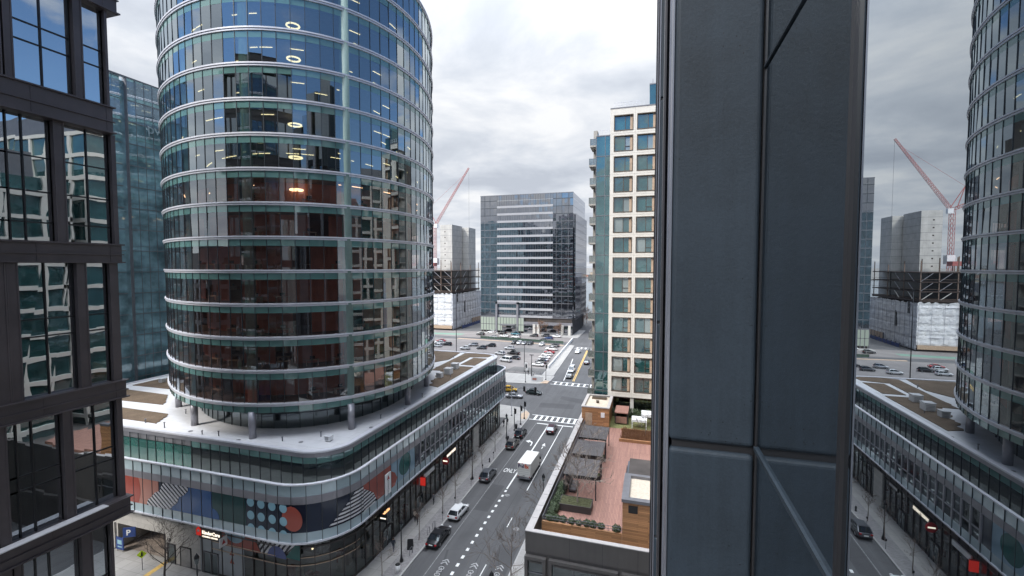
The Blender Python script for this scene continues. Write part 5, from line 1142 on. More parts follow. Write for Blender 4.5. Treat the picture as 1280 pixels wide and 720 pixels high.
for y in (1.70, .3, 6.6, 13, 19.4, 25.8): b.box(D - .012, D + .01, y - .014, y + .014, 0, 76)
b.box(D - .006, D + .01, 2.925, 2.943, 0, 76)
b.build('mullion', M['black'], OB)
b = MB(); b.box(D + .15, 30, -24, 26.4, 0, 76); b.build('body', M['interior'], OB)
b = MB(); b.box(D - .3, D + .2, -24, -20, 0, 76); b.box(D + .0, 30, 26.4, 26.7, 0, 76); b.build('end_wall', M['panel'], OB)

# ================================================================== NEIGHBOURS BEHIND THE VIEWER AND OFF TO THE RIGHT (seen in the glass)
def block(name, lab, x0, x1, y0, y1, h, wall, win, fl=3.9, mod=3.2, frame=.35, band=1.0):
    o = thing(name, lab, 'building', ((x0 + x1) / 2, (y0 + y1) / 2, 0)); b = MB(); b.box(x0 + .3, x1 - .3, y0 + .3, y1 - .3, 0, h - .3); b.build('body', win, o)
    b = MB(); n = int(h / fl)
    for k in range(n + 1):
        z = min(h - .01, k * fl); b.ring([(x0 + .4, y0 + .4), (x1 - .4, y0 + .4), (x1 - .4, y1 - .4), (x0 + .4, y1 - .4)], [(x0, y0), (x1, y0), (x1, y1), (x0, y1)], z, min(h, z + band))
    b.build('floor_band', wall, o)
    b = MB()
    for i in range(int((x1 - x0) / mod) + 1): x = min(x1 - frame, x0 + i * mod); b.box(x, x + frame, y0 + .02, y0 + .4, 0, h - .1); b.box(x, x + frame, y1 - .4, y1 - .02, 0, h - .1)
    for i in range(1, int((y1 - y0) / mod) + 1): y = min(y1 - frame - .03, y0 + i * mod); b.box(x0 + .02, x0 + .4, y, y + frame, 0, h - .1); b.box(x1 - .4, x1 - .02, y, y + frame, 0, h - .1)
    b.build('pier', wall, o); b = MB(); b.box(x0 + 3, x1 - 3, y0 + 3, y1 - 3, h - .3, h + 4); b.build('roof_house', M['mid_metal'], o); return o
block('white_grid_block', 'lower white gridded block mirrored in the bronze building windows', 25, 70, 34, 50.5, 51, M['cream'], M['winglass'], 3.7, 4.4, .6, .7)
block('white_grid_block', 'taller white gridded block mirrored in the bronze building', 24, 62, 52, 84, 60, M['cream'], M['winglass'], 3.7, 4.4, .6, .7)
block('dark_office_block', 'dark glass block down the street behind the viewpoint', -70, -38, -95, -45, 58, M['mid_metal'], M['officeglass'], 4.1, 1.7, .15, .7)
block('brick_office_block', 'brown block on the right of the street behind the viewpoint', 4, 44, -100, -52, 50, M['shopframe'], M['officeglass'], 3.9, 3.0, .8, 1.3)
block('grey_office_block', 'grey block far down the street behind the viewpoint', -130, -76, -150, -100, 72, M['grey_metal'], M['officeglass'], 4.0, 3, .6, 1.2)
block('grey_office_block', 'long low grey block left of the bronze building', -160, -98, -40, 18, 38, M['grey_metal'], M['officeglass'], 4.0, 3, .6, 1.2)
block('white_grid_block', 'pale apartment block facing the curved tower across the street corner', 22, 60, 118, 160, 62, M['cream'], M['winglass'], 3.5, 3.6, .8, .9)
o = block('pier_building', 'grey low building on the waterfront behind the balconies', *(lambda a: (a, a + 30))(on_front(729, 360, 300)[0] + 9), 300, 325, 26, M['balc'], M['officeglass'], 4, 4, .8, 1.6)
# ================================================================== TERRACE FURNITURE
def pergola(y0, y1, lab, proto=None):
    o = thing('pergola', lab, 'pergola', (-7.4, (y0 + y1) / 2, DK), 'black pergolas along the terrace'); h = 2.65; w = 1.85; l = (y1 - y0) / 2
    b = MB(); [b.box(-w, w, -l + i * 2 * l / 30, -l + i * 2 * l / 30 + .085, h - .04, h) for i in range(31)]; b.build('slat_roof', M['slat'], o, True)
    b = MB()
    for x in (-w, w - .12): b.box(x, x + .12, -l, l, h - .24, h - .05)
    for y in (-l, l - .12): b.box(-w, w, y, y + .12, h - .24, h - .05)
    b.build('beam', M['dark_metal'], o, True)
    for x in (-w, w - .12):
        for y in (-l, l - .12): b = MB(); b.box(x, x + .12, y, y + .12, 0, h - .2); b.build('post', M['dark_metal'], o, True)
    b = MB(); b.box(-w + .15, -w + .2, -l + .2, l - .2, .2, h - .3); b.build('side_screen', M['slat'], o, True)
    return o
pergola(50.0, 54.6, 'nearest of the three black slatted pergolas, beside the pale bare tree'); pergola(55.9, 60.5, 'middle black slatted pergola on the red terrace'); pergola(61.6, 66.4, 'farthest black slatted pergola, by the wood clad stair house')
def sofa(x, y, lab):
    o = thing('garden_bench', lab, 'bench', (x, y, DK), 'benches under the pergolas'); b = MB(); b.box(-.4, .4, -1.2, 1.2, .25, .42); b.build('seat', M['slat'], o, True)
    b = MB(); b.box(-.42, -.3, -1.2, 1.2, .42, .85); b.build('backrest', M['slat'], o, True)
    for s in (-1, 1): b = MB(); b.box(-.38, .38, s * 1.05 - .05, s * 1.05 + .05, 0, .25); b.build('leg', M['dark_metal'], o, True)
sofa(-8.4, 52.2, 'bench under the nearest black pergola'); sofa(-8.4, 58.2, 'bench under the middle black pergola'); sofa(-8.4, 64.0, 'bench under the farthest black pergola')
def box_planter(name, lab, x0, x1, y0, y1, h, m):
    o = thing(name, lab, 'planter', ((x0 + x1) / 2, (y0 + y1) / 2, DK)); a, c = (x1 - x0) / 2, (y1 - y0) / 2
    b = MB(); b.ring([(-a + .08, -c + .08), (a - .08, -c + .08), (a - .08, c - .08), (-a + .08, c - .08)], [(-a, -c), (a, -c), (a, c), (-a, c)], 0, h); b.build('box', M['planter'], o, True)
    b = MB(); r_ = random.Random(3); n = 14; base = 0
    for i in range(n + 1):
        for j in range(n + 1): b.v.append((-a + .08 + (2 * a - .16) * i / n, -c + .08 + (2 * c - .16) * j / n, h - .08 + r_.uniform(0, .09)))
    for i in range(n):
        for j in range(n): q = i * (n + 1) + j; b.face([q, q + n + 1, q + n + 2, q + 1])
    b.build('soil', m, o, True); return o
box_planter('planter_box', 'long dark planter box holding the pale bare tree', -9.2, -5.75, 46.9, 48.9, .75, M['soil'])
box_planter('planter_box', 'dark planter box between the nearest and middle pergolas', -9.3, -5.6, 54.75, 55.75, .6, M['soil'])
box_planter('planter_box', 'dark planter box between the middle and farthest pergolas', -9.3, -5.6, 60.6, 61.5, .6, M['soil'])
# railing along the street edge and the front of the terrace
o = thing('terrace_railing', 'thin dark railing along the street edge of the terrace', 'railing', (-10.1, 58, DK))
b = MB()
for z in (1.08, .1): b.box(-.02, .02, -14.8, 16, z, z + .04)
b.build('rail', M['mid_metal'], o, True); b = MB(); [b.box(-.012, .012, y, y + .024, .1, 1.1) for y in [-14.8 + .16 * i for i in range(192)]]; b.build('baluster', M['mid_metal'], o, True)['kind'] = 'stuff'
o = thing('terrace_railing', 'thin dark railing on top of the cedar planter wall', 'railing', (-6.2, 43.12, 11.75))
b = MB(); [b.box(-3.9, 3.85, -.02, .02, z, z + .03) for z in (.55, .28)]; b.build('rail', M['mid_metal'], o, True)
[MB().box(-3.9 + i * 1.29, -3.87 + i * 1.29, -.02, .02, 0, .58).build('post', M['mid_metal'], o, True) for i in range(7)]
# shrubs: leaf clumps of small faces
def leafball(name, r_, n, m, seed, sq=.9, leaf=.07):
    rr = random.Random(seed); b = MB(); b.keep = True
    for i in range(n):
        d = Vector((rr.gauss(0, 1), rr.gauss(0, 1), rr.gauss(0, 1))).normalized(); rad = r_ * (rr.uniform(.45, 1) ** .5) * (1 + .18 * math.sin(d.x * 5 + seed) * math.cos(d.y * 4)); c = Vector((d.x * rad, d.y * rad, d.z * rad * sq + r_ * sq))
        if c.z < .02: continue
        u = (d + Vector((rr.gauss(0, .6), rr.gauss(0, .6), rr.gauss(0, .6)))).normalized(); a = u.orthogonal().normalized() * leaf * rr.uniform(.6, 1.3); e_ = u.cross(a).normalized() * leaf * rr.uniform(.4, .8)
        b.poly([c - a, c - e_, c + a, c + e_])
    return b
protos = []
for i in range(4):
    o = thing('hedge_shrub', 'clipped round green shrub', 'shrub', (0, 0, 0), 'clipped shrubs edging the terrace'); leafball('x', .42, 620, M['leaf'], i).build('leaves', M['leaf'], o, True); b = MB(); b.tube([(0, 0, -.05), (0.02, 0, .25), (0, .03, .5)], [.04, .03, .02], 6); b.build('stem', M['barkdark'], o, True); protos.append(o)
index_children()
spots = [(-9.45 + .73 * i + random.uniform(-.08, .08), 43.55 + random.uniform(-.05, .05), .0, 0) for i in range(10) if i != 8] + [(-9.55, 44.4 + .78 * i, 0, 1) for i in range(11)]
for i, (x, y, _, k) in enumerate(spots):
    o = protos[i % 4] if i < 4 else dup(protos[i % 4]); o.location = (x, y, 11.55 if not k else DK); s = random.uniform(.85, 1.1) * (1.0 if not k else 1.35); o.scale = (s, s, s); o.rotation_euler = (0, 0, random.uniform(0, 6))
    o['label'] = 'clipped round green shrub in the row on top of the cedar planter wall' if not k else 'clipped green shrub in the row along the street side terrace railing'
o = thing('garden_hedge', 'band of brown dry fern planting across the far terrace', 'hedge', (-1.5, 70.6, DK)); b = MB(); b.keep = True; rr = random.Random(9)
for i in range(2600):
    c = Vector((rr.uniform(-2.6, 4), rr.uniform(-2.0, 2.6), 0)); h = rr.uniform(.3, 1.1); w_ = rr.uniform(-.3, .3); b.poly([c, c + Vector((.05, .02, 0)), c + Vector((w_, rr.uniform(-.3, .3), h))])
b.build('fronds', M['rust'], o, True); b = MB(); b.box(-2.8, 4, -2.2, -2.0, 0, .45); b.box(-2.8, 4, 2.6, 2.75, 0, .35); b.build('edging', M['wood'], o, True)
o = thing('garden_hedge', 'green shrubs against the base of the cream apartment building', 'hedge', (-1, 81.0, 10.7)); b = MB(); b.keep = True
for cx in range(-8, 7):
    q = leafball('x', rr.uniform(.6, 1.0), 260, None, cx + 20, leaf=.13)
    base = len(b.v); b.v += [(v[0] + cx * .62, v[1] + rr.uniform(-.0, .0), v[2]) for v in q.v]; 
    for f in q.f: b.face([base + t for t in f])
b.build('leaves', M['leaf'], o, True)
def canopy(lab, x, y, sx, sy, h):
    o = thing('garden_canopy', lab, 'canopy', (x, y, 10.7), 'white canopies on the far terrace'); b = MB(); b.box(-sx, sx, -sy, sy, h, h + .12); b.box(-sx + .02, sx - .02, -sy, -sy + .05, h - .25, h); b.build('canopy_top', M['white'], o, True)
    for i in (-1, 1):
        for j in (-1, 1): b = MB(); b.box(i * (sx - .1) - .05, i * (sx - .1) + .05, j * (sy - .1) - .05, j * (sy - .1) + .05, 0, h); b.build('post', M['white'], o, True)
canopy('low white canopy nearest the garden hut', -1.6, 76.2, 1.2, 1.0, 1.4); canopy('larger white canopy by the shrubs on the far terrace', .9, 77.8, 2.2, 1.2, 1.9)
o = thing('garden_table', 'small dark table on the red boards near the lift house', 'table', (-1.9, 57.2, DK)) if False else None

# ================================================================== TREES: bare street trees
def bare_tree(name, lab, h, seed, bark, group=None, spread=.55, rtr=.09, levels=4, first=.32, nb=9, twig=.016):
    o = thing(name, lab, 'tree', (0, 0, 0), group); rr = random.Random(seed); b = MB()
    tp = []; x = y = 0
    for i in range(7):
        f = i / 6; tp.append((x, y, h * .82 * f)); x += rr.gauss(0, .035 * h / 6); y += rr.gauss(0, .035 * h / 6)
    b.tube([(tp[0][0], tp[0][1], -.05)] + tp, [rtr * 1.25] + [rtr * (1 - .8 * i / 6) for i in range(7)], 8); b.build('trunk', bark, o, True)
    b = MB(); cnt = [0]
    def grow_(p, d, l, r_, lv):
        pts = [p]; q = p; dd = d
        for k in range(3): dd = (dd + Vector((rr.gauss(0, .13), rr.gauss(0, .13), rr.gauss(.05, .1)))).normalized(); q = q + dd * (l / 3); pts.append(q)
        b.tube(pts, [r_, r_ * .8, r_ * .6, max(twig * .6, r_ * .4)], 5 if lv < 2 else 3, cap=False)
        if lv >= levels: return
        for k in range(rr.choice((3, 4)) if lv < 3 else 2):
            f = rr.uniform(.3, 1); i = min(2, int(f * 3)); s = pts[i] + (pts[i + 1] - pts[i]) * (f * 3 - i); a = dd.orthogonal().normalized(); a.rotate(Matrix.Rotation(rr.uniform(0, 6.28), 3, dd)); nd = (dd * .8 + a * rr.uniform(.45, .85) + Vector((0, 0, .12))).normalized()
            grow_(s, nd, l * rr.uniform(.5, .72), max(twig, r_ * .55), lv + 1)
    for i in range(nb):
        f = first + (1 - first) * (i + rr.uniform(-.3, .3)) / nb; f = min(.99, max(first, f)); k = min(5, int(f * 6)); s = Vector(tp[k]) + (Vector(tp[k + 1]) - Vector(tp[k])) * (f * 6 - k); az = i * 2.4 + rr.uniform(-.4, .4); el = rr.uniform(.45, .95)
        d = Vector((math.cos(az) * math.cos(el), math.sin(az) * math.cos(el), math.sin(el))); grow_(s, d, h * spread * (1.05 - f * .62) * rr.uniform(.8, 1.15), max(twig, rtr * .42 * (1.1 - f * .6)), 1)
    grow_(Vector(tp[-1]), Vector((0, 0, 1)), h * .18, rtr * .2, 2)
    b.build('crown', bark, o, True); return o
tp_ = [bare_tree('street_tree', 'bare young street tree', h, s, M['bark'], 'bare street trees on the podium sidewalk', .30, .065, 3, .42, 8) for h, s in ((5.6, 1), (6.0, 2), (5.2, 3))]
index_children()
tlab = ['bare street tree by the striped mural corner, lowest in the picture', 'bare tree beside the black sedan on the left sidewalk', 'bare tree beside the white car on the left sidewalk', 'bare tree just past the white car on the left sidewalk', 'bare tree behind the parked grey car, left sidewalk', 'bare tree past the second street lamp, left sidewalk', 'bare tree level with the brown parked car, left sidewalk']
TRS = [(-30.0, 45.3), (-29.5, 53.4), (-29.3, 60.3), (-29.3, 67.4), (-29.25, 71.5), (-29.2, 76.6), (-29.3, 84.1)]
for i, (x, y) in enumerate(TRS):
    if i == 3: y = 64.8
    o = tp_[i % 3] if i < 3 else dup(tp_[i % 3]); o.location = (x, y, .14); o.rotation_euler = (0, 0, i * 1.7); o['label'] = tlab[i]
t = bare_tree('street_tree', 'large bare tree rising in front of the terrace building on the right kerb', 9.5, 31, M['bark'], None, .5, .10, 4, .28, 12); t.location = (-14.1, 45.6, .14)
t = bare_tree('street_tree', 'bare tree on the right sidewalk level with the truck', 7.5, 33, M['bark'], None, .42, .08, 4, .3, 10); t.location = (-13.9, 59.5, .14)
t = bare_tree('street_tree', 'bare tree on the right sidewalk just before the crosswalk', 6.8, 34, M['bark'], None, .4, .07, 3, .3, 9); t.location = (-14.0, 78, .14)
t = bare_tree('terrace_tree', 'pale branching bare tree in the long planter box on the terrace', 5.6, 41, M['palebark'], None, .62, .08, 4, .18, 12, .024); t.location = (-7.3, 47.9, DK + .65)
t = bare_tree('terrace_tree', 'small pale bare tree beyond the pergolas by the stair house', 4.6, 42, M['palebark'], None, .55, .05, 3, .2, 9, .022); t.location = (-7.9, 61.1, DK + .5)
t = bare_tree('terrace_tree', 'dark bare shrub tree among the brown ferns', 3.4, 43, M['bark'], None, .6, .045, 3, .15, 9); t.location = (-.6, 71.5, DK)
t = bare_tree('courtyard_tree', 'dark bare multi branched tree beside the garage driveway', 7.0, 51, M['barkdark'], None, .55, .13, 4, .14, 12, .014); g = gnd(212, 722); t.location = (g[0], g[1] - .6, .14)
brown = [bare_tree('park_tree', 'brown bare tree', h, s, mat('bark_brown', (0.20, 0.12, 0.08), .9), 'brown bare trees by the harbour', .5, .14, 4, .2, 14, .05) for h, s in ((10, 61), (8, 62))]
index_children()
for i, (px, py, lab) in enumerate(((724, 402, 'brown bare tree by the harbour beyond the black block, leftmost'), (729, 400, 'brown bare tree by the harbour behind the black block, middle'), (733, 398, 'brown bare tree by the harbour nearest the balconies'), (722, 392, 'farthest brown bare tree by the water'), (676, 414, 'small brown bare tree in front of the black block lobby'), (698, 414, 'small brown bare tree at the right end of the black block'))):
    g = gnd(px, py + 6); o = brown[i] if i < 2 else dup(brown[i % 2]); o.location = (g[0], g[1], 0); o.rotation_euler = (0, 0, i); o['label'] = lab; s = 1.0 if i < 4 else .8; o.scale = (s, s, s)

# ================================================================== STREET FURNITURE
def street_lamp(lab):
    o = thing('street_lamp', lab, 'street lamp', (0, 0, 0), 'black street lamps with lanterns'); b = MB(); b.tube([(0, 0, 0), (0, 0, .25), (0, 0, .5), (0, 0, .9)], [.24, .22, .15, .09], 12); b.build('base', M['black'], o, True)
    b = MB(); b.tube([(0, 0, .85), (0, 0, 4.2)], [.085, .06], 10); b.build('pole', M['black'], o, True)
    b = MB(); b.tube([(0, 0, 4.2), (0, 0, 4.35), (0, 0, 4.8), (0, 0, 4.95)], [.10, .17, .23, .20], 12); b.build('lantern', M['dark_vision'], o, True)
    b = MB(); b.tube([(0, 0, 4.93), (0, 0, 5.1), (0, 0, 5.3), (0, 0, 5.45)], [.27, .22, .09, .02], 12); b.build('lantern_cap', M['black'], o, True)
    return o
lamp0 = street_lamp('black lantern street lamp'); index_children()
for i, (x, y, lab) in enumerate(((-29.4, 48.75, 'black lantern street lamp beside the board stand, lower left sidewalk'), (-29.25, 71.9, 'black lantern street lamp behind the parked grey car'), (-29.25, 91.4, 'black lantern street lamp next to the black parked car by the corner'), (-15.4, 43.0, 'black street lamp top at the bottom of the picture, right kerb'), (-15.3, 66.2, 'black street lamp on the right kerb beside the truck'), (-47.3, 36.2, 'black lantern street lamp before the childcare doors'))):
    o = lamp0 if i == 0 else dup(lamp0); o.location = (x, y, .14); o['label'] = lab
def signal(name, lab, x, y, h, arm=0.0, heads=1, rz=0):
    o = thing(name, lab, 'traffic signal', (x, y, .14), None, rz); b = MB(); b.tube([(0, 0, 0), (0, 0, .3), (0, 0, .32), (0, 0, h)], [.2, .2, .09, .075], 10); b.build('pole', M['mid_metal'] if arm else M['black'], o, True)
    if arm: b = MB(); b.tube([(0, 0, h - .5), (arm * .5, 0, h - .15), (arm, 0, h)], [.1, .08, .06], 8); b.build('mast_arm', M['mid_metal'], o, True)
    for i in range(heads):
        cx = (arm * (.55 + .42 * i / max(1, heads - 1))) if arm else .22; cz = h - .1 if arm else h - .7
        b = MB(); b.box(cx - .2, cx + .2, -.17, .17, cz - .65, cz + .5); s = b.build('signal_head', M['black'], o, True)
        b = MB(); [b.tube([(cx, -.17, cz - .45 + j * .36), (cx, -.36, cz - .45 + j * .36)], [.15, .16], 10, cap=False) for j in range(3)]; b.build('visor', M['black'], s, True)
    return o
signal('traffic_signal', 'black traffic signal pole nearest the parked black car', -29.0, 96.4, 5.2); signal('traffic_signal', 'grey slim signal pole in the middle of the corner sidewalk', -28.75, 100.6, 4.6)
signal('traffic_signal', 'black traffic signal at the crosswalk corner with the tan ramp', -29.0, 104.7, 4.4); MX = [on_front(px, 487, 106.0)[0] + 32.6 for px in (655.5, 669.5)]; MZ = on_front(662, 484.5, 106.0)[1] - .14
o = signal('mast_arm_signal', 'long mast arm with two black signal heads over the intersection', -32.6, 106.0, MZ, MX[1] + .4, 0)
for cx in MX:
    b = MB(); b.box(cx - .22, cx + .22, -.3, .1, MZ - 1.0, MZ + .25); s_h = b.build('signal_head', M['black'], o, True); b = MB(); [b.tube([(cx, -.3, MZ - .8 + j * .4), (cx, -.5, MZ - .8 + j * .4)], [.16, .17], 10, cap=False) for j in range(3)]; b.build('visor', M['black'], s_h, True)
signal('traffic_signal', 'black traffic signal on the far corner left of the banner', -37.9, 138.3, 6.0); signal('traffic_signal', 'black traffic signal on the far corner by the far crosswalk', -32.4, 143.2, 5.2)
for i, (px, py, hp, lab) in enumerate(((220 / 7.2 + 540, 262 / 7.2 + 400, 355, 'tall dark light pole at the left of the parking lot'), (655.5, 464.6, 431, 'dark wooden pole at the near edge of the parking lot'), (664.5, 471, 444, 'shorter dark pole beside the banners at the lot edge'))):
    g = gnd(px, py + (12 if i == 0 else 0)); z = on_front(px, hp, g[1])[1]
    o = thing('light_pole', lab, 'pole', (g[0], g[1], 0)); b = MB(); b.tube([(0, 0, 0), (0, 0, z)], [.16, .10], 8); b.build('pole', M['black'], o, True)
    b = MB(); b.box(-.7, .7, -.2, .2, z, z + .18); b.build('lamp_head' if i == 0 else 'crossbar', M['black'], o, True)
o = thing('street_barrier', 'pale concrete barrier wall between the parking lot and far road', 'barrier', (-36.3, 185, 0)); b = MB()
p0, p1 = Vector((-35.3 + 36.3, 159.6 - 185, 0)), Vector((-37.6 + 36.3, 226 - 185, 0)); b.bar(p0 + Vector((0, 0, .55)), p1 + Vector((0, 0, .55)), .35, 1.1); b.build('wall_body', M['white'], o, True); b = MB(); b.bar(p0 + Vector((0, 0, .1)), p1 + Vector((0, 0, .1)), .7, .2); b.build('footing', M['concrete'], o, True)
for i, (px, py, lab) in enumerate(((657.5, 462, 'white flag banner at the lot edge'), (671.5, 474, 'white and red board at the lot edge beside the flag banner'))):
    g = gnd(px, py + 3); o = thing('advert_banner', lab, 'banner', (g[0], g[1], .14)); b = MB(); (b.box(-.5, .5, -.03, .03, .4, 3.2) if i == 0 else b.box(-2.0, 2.0, -.03, .03, .1, 1.5)); b.build('banner_cloth', M['white'], o, True)
    b = MB(); b.box(-.55, -.5, -.03, .03, 0, 3.4 if i == 0 else 1.5); b.build('post', M['mid_metal'], o, True)
    if i: b = MB(); b.box(-1.6, -.2, -.05, -.03, .3, 1.0); b.build('stripe', M['m_pink'], o, True)
# lot fence
o = thing('lot_fence', 'low rail fence along the near edge of the parking lot', 'fence', (-48, 150.5, 0)); b = MB(); [b.box(-18, 12, -.03, .03, z, z + .06) for z in (.5, 1.0)]; b.build('rail', M['mid_metal'], o, True); [MB().box(x, x + .08, -.04, .04, 0, 1.05).build('post', M['mid_metal'], o, True) for x in range(-18, 13, 3)]
o = thing('lot_fence', 'green screened fence along the far edge of the parking lot', 'fence', (-60, 215, 0)); b = MB(); b.poly([(-24, 3.5, 0), (20, -.6, 0), (20, -.6, 1.2), (-24, 3.5, 1.2)]); b.build('screen', mat('green_screen', (0.05, 0.085, 0.065), .8), o, True); [MB().box(x, x + .1, -.1 + (20 - x) * .093 - .6, (20 - x) * .093 - .5 + .1, 0, 1.3).build('post', M['mid_metal'], o, True) for x in range(-24, 20, 4)]
o = thing('fire_hydrant', 'dark fire hydrant on the left kerb past the grey car', 'hydrant', (-28.75, 79.3, .148)); b = MB(); b.tube([(0, 0, 0), (0, 0, .08), (0, 0, .1), (0, 0, .6), (0, 0, .75), (0, 0, .8)], [.17, .17, .11, .11, .09, .03], 10); b.build('barrel', M['black'], o, True); b = MB(); b.tube([(-.19, 0, .48), (.19, 0, .48)], .06, 8); b.build('outlet', M['mid_metal'], o, True)
g = gnd(440 + 328 / 4.5, 560 + 570 / 4.5); o = thing('sandwich_board', 'black tilted sandwich board on the sidewalk by the lamp', 'sign', (g[0], g[1], .148), None, R(20)); b = MB(); b.obox((0, -.22, .6), (.36, 0, 0), (0, .02, 0), (0, .14, .6)); b.build('front_board', M['black'], o, True); b = MB(); b.obox((0, .22, .6), (.36, 0, 0), (0, .02, 0), (0, -.14, .6)); b.build('back_board', M['black'], o, True)
rk = None
def rack(lab, x, y):
    o = thing('bike_rack', lab, 'bike rack', (x, y, .148), 'bike racks by the black sedan'); b = MB(); b.tube([(0, -.35, 0), (0, -.35, .75), (0, -.25, .88), (0, .25, .88), (0, .35, .75), (0, .35, 0)], .035, 8); b.build('hoop', M['mid_metal'], o, True); b = MB(); [b.box(-.08, .08, s * .35 - .08, s * .35 + .08, 0, .015) for s in (-1, 1)]; b.build('foot', M['mid_metal'], o, True)
rack('grey bike rack hoop nearer the street tree', -28.95, 55.1); rack('grey bike rack hoop farther from the street tree', -28.9, 56.6); rack('grey bike rack hoop beside the sandwich board', -29.0, 50.4)
for i, (x, y, lab) in enumerate(((-28.6, 90.2, 'black litter bin near the black parked car'), (-29.0, 97.8, 'black litter bin by the nearest signal pole'), (-28.8, 46.9, 'small white box stand at the bottom of the left sidewalk'))):
    o = thing('litter_bin', lab, 'bin', (x, y, .148)); b = MB(); b.tube([(0, 0, 0), (0, 0, .95)], [.27, .3], 14); b.build('bin_body', M['black'] if i < 2 else M['white'], o, True); b = MB(); b.tube([(0, 0, .95), (0, 0, 1.05)], [.32, .2], 14); b.build('lid', M['black'], o, True)
g = gnd(206, 712); o = thing('pedestrian_sign', 'bright yellow green pedestrian crossing sign by the driveway', 'sign', (g[0] - 2.3, g[1] - 1.0, .148), None, R(40)); b = MB(); b.tube([(0, 0, 0), (0, 0, 2.2)], .04, 8); b.build('post', M['mid_metal'], o, True)
b = MB(); b.extr([(0, -.05, 1.5), (.5, -.05, 2.0), (0, -.05, 2.5), (-.5, -.05, 2.0)], (0, -.03, 0)); b.build('sign_panel', mat('sign_lime', (0.55, 0.75, 0.02), .4), o, True); b = MB(); b.box(-.06, .1, -.1, -.085, 1.8, 2.2); b.extr([(x, -.085, z) for x, z in circ(.03, 2.28, .07, 10)], (0, -.015, 0)); b.box(-.2, -.02, -.1, -.085, 1.76, 1.84); b.build('pictogram', M['black'], o, True)
o = thing('arrow_board', 'yellow arrow sign on a post at the corner', 'sign', (-31.5, 101.8, .14)) if False else None
# parking meters / small posts on left kerb
for i, y in enumerate((58.6, 63.0, 69.5, 75.0, 80.8)):
    o = thing('parking_meter', ('parking meter by the white car', 'parking meter behind the white car front', 'parking meter by the parked grey car', 'parking meter before the hydrant', 'parking meter past the hydrant')[i], 'meter', (-28.5, y, .148), 'parking meters'); b = MB(); b.tube([(0, 0, 0), (0, 0, 1.1)], .03, 6); b.build('post', M['mid_metal'], o, True); b = MB(); b.box(-.09, .09, -.07, .07, 1.1, 1.38); b.build('meter_head', M['dark_metal'], o, True)

# ================================================================== PEOPLE
def person(lab, x, y, rz, coat, legs, hairc, stride=.25, z=.148, bag=None):
    o = thing('person', lab, 'person', (x, y, z), None, rz); s = stride
    J = [(0, 0, .93), (0, .01, 1.15), (0, .02, 1.40), (0, .03, 1.50), (0, .05, 1.60), (0, .06, 1.72),
         (-.19, .02, 1.42), (-.23, -.10 * s * 4, 1.15), (-.21, .10 * s + .08, .93), (-.20, .14 * s + .12, .83), (.19, .02, 1.42), (.23, .08 * s * 4 - .02, 1.15), (.21, .2 * s + .12, .95), (.20, .3 * s + .16, .86),
         (-.10, 0, .86), (-.105, s * .55, .50), (-.105, s * .9 - .04, .08), (-.11, s * .9 + .12, .03), (.10, 0, .86), (.105, -s * .25, .50), (.105, -s * 1.0 - .04, .10), (.11, -s * 1.0 + .12, .04)]
    E_ = [(0, 1), (1, 2), (2, 3), (3, 4), (4, 5), (2, 6), (6, 7), (7, 8), (8, 9), (2, 10), (10, 11), (11, 12), (12, 13), (0, 14), (14, 15), (15, 16), (16, 17), (0, 18), (18, 19), (19, 20), (20, 21)]
    rad = [.15, .15, .16, .06, .095, .08, .075, .055, .042, .035, .075, .055, .042, .035, .10, .07, .05, .045, .10, .07, .05, .045]
    me = bpy.data.meshes.new('body'); me.from_pydata(J, E_, []); t_ = bpy.data.objects.new('body_tmp', me); COL.objects.link(t_)
    md = t_.modifiers.new('skin', 'SKIN')
    for i, v in enumerate(me.skin_vertices[0].data): v.radius = (rad[i], rad[i] * .8); v.use_root = (i == 0)
    sb2 = t_.modifiers.new('sub', 'SUBSURF'); sb2.levels = 1; sb2.render_levels = 1
    dg = bpy.context.evaluated_depsgraph_get(); nm = bpy.data.meshes.new_from_object(t_.evaluated_get(dg)); bpy.data.objects.remove(t_); nm.name = 'body'
    nm.materials.clear(); [nm.materials.append(q) for q in (coat, legs, M['skin'], M['black'])]
    for p in nm.polygons:
        c = p.center; p.use_smooth = True
        p.material_index = 3 if c.z < .1 else (1 if c.z < .84 and abs(c.x) < .18 else (2 if c.z > 1.5 or (c.z < .90 and abs(c.x) > .17) else 0))
    bo = bpy.data.objects.new('body', nm); COL.objects.link(bo); bo.parent = o
    b = MB(); b.sm = True
    b.tube([(0, .02, 1.60), (0, .03, 1.66), (0, .035, 1.76), (0, .04, 1.815)], [.10, .112, .10, .03], 12); b.build('hair', hairc, o, True)
    if bag: b = MB(); b.box(-.15, .15, -.24, -.12, 1.02, 1.42); b.build('backpack', bag, o, True)
    return o
cc = lambda n, c: mat('cloth_' + n, c, .85, var=.1)
person('person in a dark coat with pale bag strap on the left sidewalk by the lamp', -31.5, 50.3, R(8), cc('navy', (.03, .035, .05)), cc('jean', (.04, .05, .08)), M['hair'])
person('person in a pale beige coat walking beside a darker companion', -32.2, 57.2, R(0), cc('beige', (.42, .36, .30)), cc('dark', (.03, .03, .035)), M['hair'], .2)
person('person in a brown dark coat beside the pale coated companion', -31.55, 56.7, R(3), cc('brown', (.09, .05, .04)), cc('dark', (.03, .03, .035)), M['hair'], .28)
person('person in black standing by the podium wall near the corner', -31.6, 99.4, R(190), cc('dark', (.03, .03, .035)), cc('dark', (.03, .03, .035)), M['hair'], .1)
person('person in black carrying a backpack toward the crosswalk', -32.1, 98.2, R(-20), cc('black', (.015, .015, .018)), cc('jean', (.04, .05, .08)), M['hair'], .3, bag=M['black'])
person('person waiting on the far corner beside the white flag banner', -39.6, 148.0, R(180), cc('black', (.015, .015, .018)), cc('dark', (.03, .03, .035)), M['hair'], .1)
